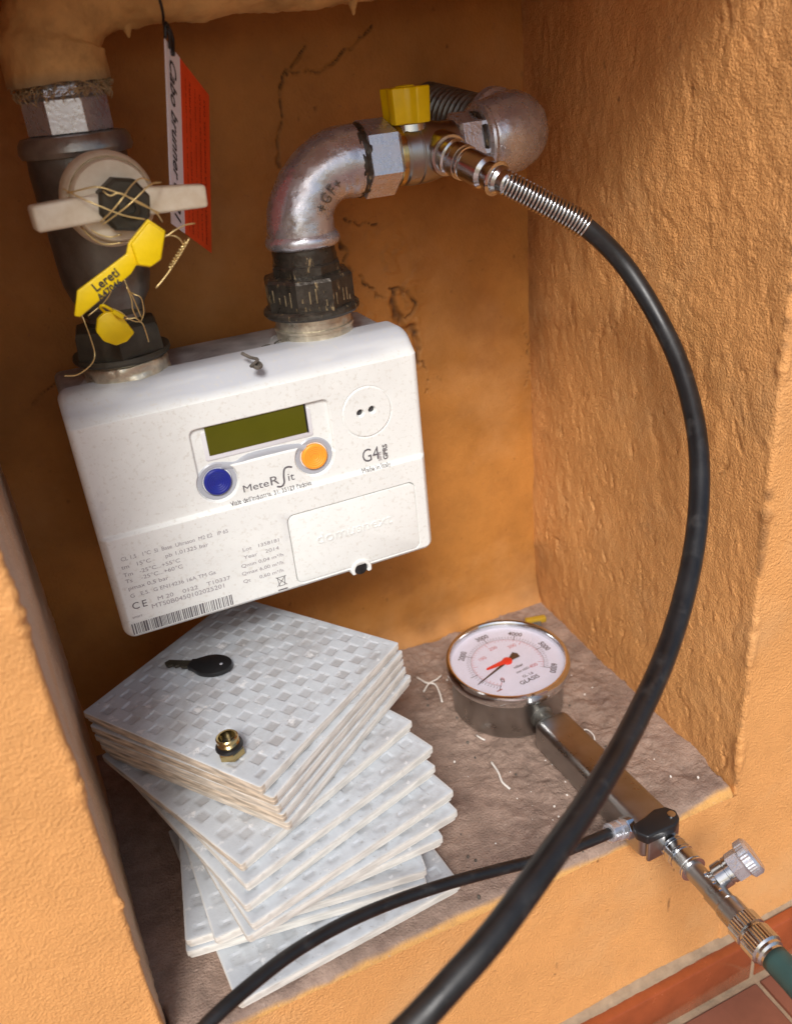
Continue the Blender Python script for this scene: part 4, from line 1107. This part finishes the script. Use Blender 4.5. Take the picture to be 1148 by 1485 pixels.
# ------------------------------------------------------------------ stack of white tiles
TS, TT = 0.135, 0.0078
def tile_mesh(n, name, seed, bro=.85, padk=1.0):
    h = TS / 2
    xs = np.linspace(-h, h, n)
    X, Y = np.meshgrid(xs, xs, indexing='ij'); x = X.ravel().copy(); y = Y.ravel().copy()
    # rounded corners
    r = .0016
    qx = np.abs(x) - (h - r); qy = np.abs(y) - (h - r); L = np.hypot(np.maximum(qx, 0), np.maximum(qy, 0)); out = (qx > 0) & (qy > 0) & (L > r)
    s = np.where(out, r / np.maximum(L, 1e-9), 1)
    x = np.where(out, np.sign(x) * ((h - r) + qx * s), x); y = np.where(out, np.sign(y) * ((h - r) + qy * s), y)
    # pads in staggered rows
    pitch = TS / 8.6
    row = np.floor((y + h) / (pitch * .62)); off = (row % 2) * .5
    fx = ((x + h) / pitch + off) % 1 - .5; fy = ((y + h) / (pitch * .62)) % 1 - .5
    dx_ = np.abs(fx) * pitch; dy_ = np.abs(fy) * pitch * .62
    sd = np.maximum(dx_ - pitch * .24, dy_ - pitch * .62 * .36)
    pad = np.clip(-sd / .0008 + .3, 0, 1)
    edge = np.minimum(h - np.abs(x), h - np.abs(y)); pad *= np.clip((edge - .004) / .002, 0, 1)
    P = np.stack([x, y, x * 0 + seed], 1)
    z = -pad * .0007 + (fbm(P, 120, 3, seed) * .00010 + np.clip(fbm(P, 60, 3, seed + 5) - .6, 0, 1) * .0006) * np.clip(edge / .006, 0, 1)
    z -= np.clip(1 - edge / .0008, 0, 1) ** 2 * .0003
    top = np.stack([x, y, z], 1)
    idx = np.arange(n * n).reshape(n, n)
    F = np.stack([idx[:-1, :-1], idx[1:, :-1], idx[1:, 1:], idx[:-1, 1:]], -1).reshape(-1, 4)
    loop = list(idx[:, 0]) + list(idx[-1, 1:]) + list(idx[-2::-1, -1]) + list(idx[0, -2:0:-1])
    nl = len(loop); V = [top]; base = n * n; prev = loop; faces = [F]
    Lp = top[loop]
    for (ins, zz) in ((-.0001, -.0006), (-.0001, -.0040), (.0010, -.0043), (.0009, -.0068), (.0022, -.0076)):
        ring = Lp.copy(); nrm = np.linalg.norm(ring[:, :2], ord=np.inf, axis=1)
        sc = (h - ins) / h
        ring[:, :2] *= sc; ring[:, 2] = zz
        jit = fbm(np.stack([ring[:, 0], ring[:, 1], ring[:, 0] * 0 + zz * 300 + seed], 1), 260, 2, seed + 9) * .00012
        ring[:, :2] *= (1 + jit / h)[:, None]; ring[:, 2] += jit * .5
        V.append(ring)
        cur = list(range(base, base + nl)); base += nl
        faces.append(np.array([[prev[(i + 1) % nl], prev[i], cur[i], cur[(i + 1) % nl]] for i in range(nl)]))
        prev = cur
    V = np.vstack(V); nb = len(V)
    faces = np.vstack(faces).tolist(); faces.append(prev[::-1])
    side = (np.arange(nb) >= n * n).astype(float)
    brown = side * (V[:, 0] < -h + .0035) * 1.0
    side[loop] = .6
    padv = np.zeros(nb); padv[:n * n] = np.clip(pad * (.6 + .5 * fbm(P, 35, 2, seed + 2)) * padk, 0, 1)
    me = bpy.data.meshes.new(name); me.from_pydata(V.tolist(), [], faces); me.materials.append(M['tile'])
    for an, vals in (('side', side), ('brown', brown * bro), ('pad', padv)):
        a = me.attributes.new(an, 'FLOAT', 'POINT'); a.data.foreach_set('value', vals.astype(np.float32))
    me.update(); me.shade_smooth(); me.set_sharp_from_angle(angle=rad(28))
    return me
tmA = tile_mesh(220, 'tile', 3, .8, .95); tmB = tile_mesh(110, 'tile', 8, .95, .6); tmC = tile_mesh(110, 'tile', 14, .7, .6); tmD = tile_mesh(110, 'tile', 21, .3, .45); tmE = tile_mesh(110, 'tile', 27, .15, .4)
TZ = [-.0408 - k * TT for k in range(14)]
FR = [ # front corner and a point on the right corner, both on the tile's top plane
 ((0.0405, -0.1062, -0.0408), (0.1541, -0.0285, -0.0408)), ((0.0493, -0.1055, -0.0486), (0.1526, -0.0303, -0.0486)), ((0.0496, -0.1050, -0.0564), (0.1544, -0.0276, -0.0564)), ((0.0503, -0.1049, -0.0642), (0.1570, -0.0255, -0.0642)),
 ((0.0509, -0.1050, -0.0720), (0.1611, -0.0245, -0.0720)), ((0.0208, -0.1126, -0.0798), (0.1476, -0.0559, -0.0798)), ((0.0216, -0.1182, -0.0876), (0.1508, -0.0751, -0.0876)), ((0.0199, -0.1233, -0.0954), (0.1466, -0.0832, -0.0954)),
 ((0.0198, -0.1292, -0.1032), (0.1505, -0.0987, -0.1032)), ((0.0211, -0.1277, -0.1110), (0.1436, -0.1074, -0.1110)), ((0.0082, -0.1151, -0.1188), (0.1275, -0.1134, -0.1188)), ((-0.0132, -0.1027, -0.1266), (0.1188, -0.1229, -0.1266)), ((-0.0145, -0.1030, -0.1344), (0.1174, -0.1243, -0.1344)),
 ((0.0019, -0.1387, -0.1422), (0.1378, -0.1281, -0.1422))]
WORD = ['topmost white tile of the stack, carrying the key and the brass plug', 'second white tile from the top, poking out beneath the topmost tile', 'third white tile from the top with a browned left edge', 'fourth white tile from the top in the tightly aligned upper group',
 'fifth white tile from the top, lowest of the aligned upper group', 'sixth white tile from the top, first one twisted away from the upper group', 'seventh white tile from the top, jutting out to the right', 'eighth white tile from the top, in the fanned middle of the stack',
 'ninth white tile from the top, reaching farthest right in the middle of the stack', 'tenth white tile from the top, just under the widest one', 'eleventh white tile from the top, turned back towards square', 'twelfth white tile from the top, its corner showing at the lower left',
 'thirteenth white tile, lying directly on the bottom one', 'bottom white tile of the stack, lying on the mortar floor under the thin black hose']
for k in range(14):
    A, B = Vector(FR[k][0]), Vector(FR[k][1])
    th_ = math.atan2(B.y - A.y, B.x - A.x)
    o = bpy.data.objects.new('ceramic_tile', tmA if k == 0 else (tmB if k in (1, 3) else tmC if k in (2, 4, 5) else tmD if k % 2 else tmE))
    col.objects.link(o)
    h = TS / 2
    mid_ = (A + B) / 2
    nrm = Vector((-math.sin(th_), math.cos(th_), 0))
    c = mid_ + nrm * h
    o.location = (c.x, c.y, TZ[k]); o.rotation_euler = (0, 0, th_)
    tag(o, WORD[k], 'tile', 'white tiles piled in the niche')

# key on the topmost tile
ky = thing('key', tuple((0.0369, 0.0127, -0.0400)), 'small dark key with black plastic head on the topmost tile', 'key')
ZK = TZ[0] + .0006
kc = Vector((0.0436, 0.0063, -0.0380)); kt = Vector((0.0192, 0.0235, -0.0380)); kd = (kt - kc); kd.z = 0; kL = kd.length; kd.normalize(); kn = Vector((-kd.y, kd.x, 0))
def kmap(V): return [tuple(Vector((kc.x, kc.y, ZK)) + kd * v[0] + kn * v[1] + Vector((0, 0, v[2]))) for v in V]
out = [(-.0125 * math.cos(a) * 1.0 + 0, .0098 * math.sin(a)) for a in np.linspace(-2.4, 2.4, 22)] + [(.0125, .0045), (.0150, .0040), (.0150, -.0040), (.0125, -.0045)]
V, F = prism(out, 0, .0032, .0007, 2); mk('key_head', kmap(V), F, 'black', ky, sharp=40)
bl = [(.012, -.0034), (kL, -.0030), (kL + .002, .0), (kL, .0022)] + [(kL - .0022 * i, .0022 + (.0012 if i % 2 else -.0006)) for i in range(1, 6)] + [(.016, .0034), (.012, .0034)]
V, F = prism(bl, .0006, .0024, .0002, 1); mk('key_blade', kmap(V), F, 'dark_iron', ky, sharp=30)
V, F = lathe([(.0010, .0030), (.0010, .0034), (.0005, .0035)], 16); mk('key_hole_rim', kmap([(v[0] - .006, v[1], v[2]) for v in V]), F, 'ring_grey', ky)
# brass plug
bp_ = thing('brass_plug', tuple((0.0351, -0.0723, -0.0408)), 'small brass threaded plug with a black o-ring standing on the topmost tile', 'plug')
A = Vector((0.0349, -0.0746, -0.0408)); A.z = TZ[0] + .0002
D = Vector((-.06, .03, 1)).normalized()
lat('hex_base', [(.0068, 0), (.0075, .0006), (.0075, .0042), (.0066, .0050)], A, D, 'brass', bp_, 6, 25, .5)
lat('o_ring', [(.0062, .0048), (.0072, .0052), (.0076, .0062), (.0072, .0072), (.0058, .0076)], A, D, 'black', bp_, 36)
V, F = lathe([(.0056, .0072), (.0056, .0080), (.0060, .0084), (.0056, .0088), (.0060, .0093), (.0056, .0097), (.0060, .0102), (.0060, .0120), (.0054, .0126), (.0046, .0124), (.0045, .0060), (.0003, .0058)], 36, False)
g_ = G(); g_.add(V, F, frame(A, D)); g_.mk('threaded_neck', 'brass', bp_, sharp=30)

# ------------------------------------------------------------------ pressure gauge with grip
GC = Vector((.2445, .0015, -.150))
pg = thing('pressure_gauge', tuple(GC), 'round steel pressure gauge with a metal grip, lying on the niche floor', 'gauge')
sa = rad(-88.5); sd_ = Vector((math.cos(sa), math.sin(sa), 0)); sn = Vector((-sd_.y, sd_.x, 0))
tilt = Matrix.Rotation(rad(3.0), 4, 'X')
gmw = Matrix.Translation(GC + Vector((0, 0, .002))) @ tilt
def glat(name, prof, material, parent=pg, n=72, sharp=30, off=(0, 0, 0), closed=True):
    V, F = lathe(prof, n, closed); g = G(); g.add(V, F, gmw @ Matrix.Translation(off)); return g.mk(name, material, parent, sharp=sharp)
glat('case', [(.034, 0), (.0388, .0015), (.0402, .004), (.0402, .0335), (.0410, .0345)], 'satin')
glat('bezel', [(.0408, .0330), (.0436, .0335), (.0443, .0350), (.0443, .0405), (.0436, .0422), (.0424, .0428), (.0412, .0424), (.0404, .0412), (.0400, .0385), (.0400, .0370)], 'bezel', closed=False)
dial = glat('dial', [(.0401, .0366), (.0401, .0372)], 'dial')
glat('glass', [(.0402, .0396), (.0402, .0402)], 'glass', n=64)
# the dial's up direction points away from the grip
upa = sa + math.pi + rad(3)
def dmap(V, ang_up=upa, z=.0374):
    u = Vector((math.cos(ang_up), math.sin(ang_up), 0)); r_ = Vector((u.y, -u.x, 0))
    return [tuple(gmw @ (r_ * v[0] + u * v[1] + Vector((0, 0, z)))) for v in V]
def pol(r, a): return (r * math.sin(a), r * math.cos(a))      # clockwise from up
a0, a1 = rad(-135), rad(135)
g_ = G(); g_r = G()
def tick(g, r0, r1, a, w, z=.0374):
    c, s = math.cos(a), math.sin(a)
    p = [(-w / 2, r0), (w / 2, r0), (w / 2, r1), (-w / 2, r1)]
    g.add(dmap([(x * c + y * s, -x * s + y * c) for x, y in p], z=z), [(0, 1, 2, 3)])
for k in range(61):
    a = a0 + (a1 - a0) * k / 60
    big = k % 10 == 0
    tick(g_, .0255 if big else .0272, .0310 if big else .0292, a, .00055 if big else .0003)
for k in range(0, 421, 10):
    a = a0 + (a1 - a0) * k / 420
    big = k % 100 == 0
    tick(g_r, .0218 if big else .0236, .0252, a, .0004 if big else .00025)
for rr, g in ((.0262, g_), (.0254, g_r)):
    for k in range(60):
        b = a0 + (a1 - a0) * k / 60; b2 = a0 + (a1 - a0) * (k + 1) / 60
        g.add(dmap([pol(rr, b), pol(rr, b2), pol(rr + .00022, b2), pol(rr + .00022, b)]), [(0, 1, 2, 3)])
g_.mk('scale_marks', 'pen', dial, smooth=False)['kind'] = 'stuff'
g_r.mk('red_scale_marks', 'dial_red', dial, smooth=False)['kind'] = 'stuff'
for k in range(7):
    a = a0 + (a1 - a0) * k / 6; 
    if k == 1: continue
    V, F = text_mesh(str(k * 1000) if k else '0', .0062, 'CENTER', bold=.00008, sx=.85)
    r_ = .0330
    V = [(v[0], v[1] - .0022) for v in V]; c, s = math.cos(a), math.sin(a)
    if k == 0: c, s, r_ = 1, 0, .0200
    px_, py_ = pol(r_, a)
    V = [(v[0] * c + v[1] * s + px_, -v[0] * s + v[1] * c + py_) for v in V]
    g = G(); g.add(dmap(V), F); g.mk('numeral', 'pen', dial, smooth=False)
for k, s_ in enumerate(('0', '', '100', '200', '300', '', '400')):
    if not s_: continue
    a = a0 + (a1 - a0) * k / 6; px_, py_ = pol(.0185, a); V, F = text_mesh(s_, .0046, 'CENTER')
    g = G(); g.add(dmap([(v[0] + px_, v[1] - .0016 + py_) for v in V]), F); g.mk('numeral', 'dial_red', dial, smooth=False)
for s_, yy_, sz in (('mbar', -.0090, .0038), ('mm H2O', -.0140, .0028), ('GLASIS', -.0255, .0052), ('CL. 1,6', -.0200, .0030)):
    V, F = text_mesh(s_, sz, 'CENTER', bold=.00006)
    g = G(); g.add(dmap([(v[0] + (.004 if sz < .005 else .002), v[1] + yy_) for v in V]), F); g.mk('lettering', 'pen', dial, smooth=False)
# cross mark at zero
zx, zy = pol(.0305, a0)
V = [(zx - .0022, zy - .0004), (zx + .0022, zy - .0004), (zx + .0022, zy + .0004), (zx - .0022, zy + .0004)]
g = G(); g.add(dmap(V), [(0, 1, 2, 3)]); g.mk('zero_mark', 'red_ink', dial, smooth=False)
# needle: tip towards -161 deg in the world plane
def needle(name, ang, pts, z, th_, material):
    u = Vector((math.cos(ang), math.sin(ang), 0)); r_ = Vector((-u.y, u.x, 0))
    V, F = prism(pts, z, z + th_, 0)
    g = G(); g.add([tuple(gmw @ (u * v[0] + r_ * v[1] + Vector((0, 0, v[2])))) for v in V], F); return g.mk(name, material, pg, smooth=False)
needle('needle', rad(-159), [(-.010, -.0035), (-.0115, 0), (-.010, .0035), (-.002, .0011), (.030, .0003), (.033, 0), (.030, -.0003), (-.002, -.0011)], .0380, .0004, 'black')
needle('red_pointer', rad(-176), [(-.001, -.0024), (-.001, .0024), (.017, .0009), (.018, 0), (.017, -.0009)], .0386, .0004, 'red')
glat('pointer_hub', [(.0036, .0378), (.0036, .0390), (.0028, .0394), (.0016, .0395)], 'red', n=28)
# rear clip of the case, brass coloured, seen behind the bezel
# stem and grip
SA = GC + Vector((0.0025, 0, .0165)) + sd_ * .038
lat('stem', [(.0085, -.002), (.0085, .004), (.0062, .005), (.0062, .008), (.0074, .009), (.0074, .014)], SA, sd_, 'galv_dull', pg, 32)
GA = GC + Vector((0.0025, 0, .0138)) + sd_ * .0495
gx = sd_; gy = sn; 
def gbox(x0, x1, y0, y1, z0, z1, bev, seg=3):
    V, F = box(x0, x1, y0, y1, z0, z1, bev, seg)
    mw = Matrix(((gx.x, gy.x, 0, GA.x), (gx.y, gy.y, 0, GA.y), (0, 0, 1, GA.z), (0, 0, 0, 1)))
    return V, F, mw
g_ = G(); g_.add(*gbox(0, .1130, -.0130, .0130, -.0122, .0115, .0052, 4)); grip = g_.mk('grip', 'satin', pg, sharp=30)
g_ = G(); g_.add(*gbox(.1132, .1162, -.0112, .0112, -.0102, .0100, .0014, 3)); g_.mk('grip_end', 'satin', pg, sharp=30)
# black lever on top of the end
lo = [(-.0075, .0180), (-.0105, .0130), (-.0090, -.0080), (-.0060, -.0190), (.0005, -.0215), (.0055, -.0195), (.0080, -.0130), (.0105, .0020), (.0085, .0150), (.0020, .0200)]
lo = [(-.0080, -.0105), (-.0105, .0000), (-.0085, .0085), (-.0020, .0125), (.0050, .0100), (.0085, .0030), (.0080, -.0040), (.0075, -.0200), (.0000, -.0240), (-.0070, -.0215)]
E0 = GA + sd_ * .1130 + Vector((0, 0, .0090)) + sn * .0015
V, F = prism([(p[0] * .82, p[1] * .82) for p in lo], 0, .0068, .0013, 3)
LVang = .42
lvm = Matrix(((gx.x, gy.x, 0, E0.x), (gx.y, gy.y, 0, E0.y), (0, 0, 1, E0.z), (0, 0, 0, 1)))
g_ = G(); g_.add(V, F, lvm); lever = g_.mk('valve_lever', 'black', pg, sharp=40)
lat('lever_screw', [(.0024, 0), (.0024, .0008), (.0014, .0010)], E0 + Vector((0, 0, .0067)) + sn * .0055, up, 'chrome', lever, 20)
# connector chain beyond the grip
X0 = GA + sd_ * .1165 + Vector((0, 0, -.0010)) + sn * .003
cd = (Vector((0.2512, -0.2507, -0.1354)) - X0).normalized()
lat('swivel', [(.0062, -.002), (.0072, 0), (.0072, .003), (.0060, .0036), (.0060, .005), (.0078, .006), (.0078, .010), (.0068, .0106), (.0068, .012), (.0076, .0126), (.0076, .0195), (.0062, .0208), (.0062, .0220)], X0, cd, 'chrome', pg, 36, 25)
g_ = G()
for h in (.0045, .0105, .0205): g_.add(*lathe([(.0060, 0), (.0079, .0004), (.0079, .0012), (.0060, .0016)], 32), frame(X0 + cd * h, cd))
g_.mk('swivel_ring', 'bezel', pg, sharp=25)
lat('tee_tube', [(.0058, 0), (.0058, .0160), (.0066, .0165), (.0066, .0260), (.0074, .0275), (.0074, .0400), (.0062, .0410)], X0 + cd * .0215, cd, 'satin', pg, 32, 25)
g_ = G()
T1 = X0 + cd * .0330
for k, (u, w, l) in enumerate(((-.004, .0, .001), (.003, .0, .001), (.008, .001, .006))):
    g_.add(*lathe([(.0011, 0), (.0011, .0007), (.0005, .0008)], 12), frame(T1 + cd * u + Vector((0, -.002, .0060)) , (0, -.3, 1)))
g_.mk('rivet', 'bezel', pg)
# side branch with knurled cap
bd_ = (Vector((0.2743, -0.2036, -0.1208)) - T1).normalized()
LB = (Vector((0.2743, -0.2036, -0.1208)) - T1).length
lat('branch', [(.0048, 0), (.0048, LB * .22), (.0072, LB * .26), (.0072, LB * .48), (.0066, LB * .49), (.0066, LB * .52), (.0072, LB * .53), (.0072, LB * .60)], T1, bd_, 'chrome', pg, 32, 25)
lat('branch_hex', [(.0070, LB * .59), (.0079, LB * .61), (.0079, LB * .88), (.0070, LB * .92)], T1, bd_, 'galv', pg, 6, 25, .4)
kp = []
V, F = lathe([(.0082, 0), (.0099, .0012), (.0099, .0058), (.0088, .0072), (.0074, .0070)], 72)
V = [(v[0] * (1 + (.010 if i % 2 else -.010) * (1 if 72 <= i < 216 else 0)), v[1] * (1 + (.010 if i % 2 else -.010) * (1 if 72 <= i < 216 else 0)), v[2]) for i, v in enumerate(V)]
g_ = G(); g_.add(V, F, frame(T1 + bd_ * LB * .86, bd_)); g_.mk('knurled_cap', 'galv', pg, sharp=20)
# quick coupler at the end
K0 = X0 + cd * .0585
V, F = lathe([(.0075, 0), (.0098, .0010), (.0098, .0080), (.0086, .0086), (.0086, .0098), (.0100, .0104), (.0100, .0190), (.0088, .0200), (.0088, .0215), (.0075, .0225), (.0075, .0250), (.0060, .0255), (.0055, .0300)], 64)
def kn(i, v):
    row = i // 64
    f_ = .9 + (.018 if (i % 2) else -.018) * (1 if row in (1, 2, 5, 6) else 0); return (v[0] * f_, v[1] * f_, v[2])
V = [kn(i, v) for i, v in enumerate(V)]
g_ = G(); g_.add(V, F, frame(K0, cd)); g_.mk('quick_coupler', 'chrome', pg, sharp=25)
# hose barb on the left of the grip end
bb = GA + sd_ * .1000 - sn * .0125 + Vector((0, 0, -.001))
H2 = [Vector((0.2233, -0.1506, -0.1263)), Vector((0.2022, -0.1546, -0.1199)), Vector((0.1744, -0.1592, -0.1108)), Vector((0.1441, -0.1606, -0.1018)), Vector((0.1153, -0.1626, -0.0929)), Vector((0.0861, -0.1652, -0.0855)), Vector((0.0574, -0.1726, -0.0753)), Vector((0.0318, -0.1820, -0.0668)), Vector((0.0110, -0.1916, -0.0616)), Vector((-0.0087, -0.2015, -0.0585)), Vector((-0.0263, -0.2085, -0.0618)), Vector((-0.0502, -0.2144, -0.0742))]
b_end = Vector((0.2382, -0.1491, -0.1306))
bdir = (H2[0] - b_end).normalized(); Lb = (H2[0] - b_end).length
lat('barb_nut', [(.0055, 0), (.0066, .0006), (.0066, .0052), (.0055, .0058)], b_end - bdir * .0005, bdir, 'bezel', pg, 6, 25, .4)
lat('barb_sleeve', [(.0046, 0), (.0058, .0004), (.0058, .0040), (.0050, .0044), (.0050, .0052), (.0056, .0056), (.0056, .0105), (.0046, .0110)], b_end + bdir * .0055, bdir, 'galv', pg, 32, 25)
lat('barb_stub', [(.0042, 0), (.0042, .016)], b_end - bdir * .014, bdir, 'chrome', pg, 24)

sh = thing('thin_hose', tuple(H2[0]), 'thin black rubber hose running from the gauge grip across the tiles', 'hose')
g_ = G(); g_.add(*tube(spline([b_end + bdir * .013] + H2, .003), .00315, 20)); g_.mk('hose', 'rubber', sh, sharp=0)
tq = thing('teal_hose', tuple(K0), 'dark teal rubber hose on the coupler at the lower right corner', 'hose')
TQ = [K0 + cd * .024, K0 + cd * .040, K0 + cd * .055 + Vector((0, 0, -.002)), K0 + cd * .085 + Vector((0, 0, -.012)), K0 + cd * .12 + Vector((0, 0, -.035)), K0 + cd * .15 + Vector((0, 0, -.08))]
g_ = G(); g_.add(*tube(spline(TQ, .003), .0072, 24)); g_.mk('hose', 'teal', tq, sharp=0)
# blob of paint-like label behind the gauge
lb = thing('yellow_clip', (.285, .045, -.15), 'small yellow plastic clip on the floor behind the gauge', 'clip')
q = Vector((0.3026, 0.0553, -0.1280)); V, F = box(-.0105, .0105, -.003, .003, -.003, .003, .001, 2)
rz = Matrix.Rotation(-.25, 4, 'Z'); mk('clip_body', [tuple(rz @ (Vector(v) * .8) + q) for v in V], F, 'ochre_clip', lb)
V, F = box(-.004, .004, -.003, .003, -.022, .0, .001, 2); mk('clip_foot', [tuple(rz @ Vector(v) + q) for v in V], F, 'dirt_grey', lb)

# ------------------------------------------------------------------ debris
def thread(pts, label, r=.0005, m='thread'):
    V, F = tube(spline(pts, .0015), r, 6); o = mk('thread_scrap', V, F, m, None, sharp=0); return tag(o, label, 'thread')
zf = -.1485
thread([(0.1985, 0.0623, -0.1480), (0.2015, 0.0511, -0.1470), (0.2066, 0.0469, -0.1475), (0.2053, 0.0361, -0.1475), (0.2023, 0.0256, -0.1480)], 'pale thread scrap on the floor left of the gauge', .0007)
thread([(0.1955, 0.0436, -0.1480), (0.2030, 0.0492, -0.1470), (0.2105, 0.0513, -0.1475), (0.2163, 0.0546, -0.1480)], 'forked pale thread end on the floor left of the gauge', .0006)
thread([(0.2030, -0.0469, -0.1480), (0.2019, -0.0583, -0.1472), (0.1998, -0.0672, -0.1472), (0.2013, -0.0744, -0.1478)], 'short white thread lying on the floor below the gauge', .0008)
thread([(0.2691, -0.0527, -0.1470), (0.2743, -0.0550, -0.1450), (0.2751, -0.0620, -0.1450), (0.2729, -0.0667, -0.1465)], 'curled white thread beside the metal grip', .0005)
thread([(0.2068, -0.0187, -0.1478), (0.2081, -0.0244, -0.1472), (0.2098, -0.0262, -0.1478)], 'white fleck at the foot of the gauge case', .0006)
rnd = random.Random(4)
cr = G()
for k in range(60):
    if k < 30: p = Vector((rnd.uniform(.20, .24), rnd.uniform(-.12, -.06), ZF + .0006))
    else: p = Vector((rnd.uniform(.14, .32), rnd.uniform(-.14, .08), ZF + .0006))
    s = rnd.uniform(.0003, .0009)
    V, F = lathe([(s * .6, -s), (s, 0), (s * .5, s)], 5)
    cr.add(V, F, Matrix.Translation(p) @ Matrix.Rotation(rnd.uniform(0, 3), 4, 'X'))
o = cr.mk('crumbs', 'thread', None); tag(o, 'white plaster crumbs scattered on the niche floor', None, kind='stuff')
cr = G()
for k in range(40):
    p = Vector((rnd.uniform(.14, .32), rnd.uniform(-.14, .05), ZF + .0007)); s = rnd.uniform(.0004, .0012)
    V, F = lathe([(s * .6, -s), (s, 0), (s * .5, s)], 5)
    cr.add(V, F, Matrix.Translation(p) @ Matrix.Rotation(rnd.uniform(0, 3), 4, 'X'))
o = cr.mk('grit', 'dirt_grey', None); tag(o, 'dark grit scattered on the niche floor', None, kind='stuff')
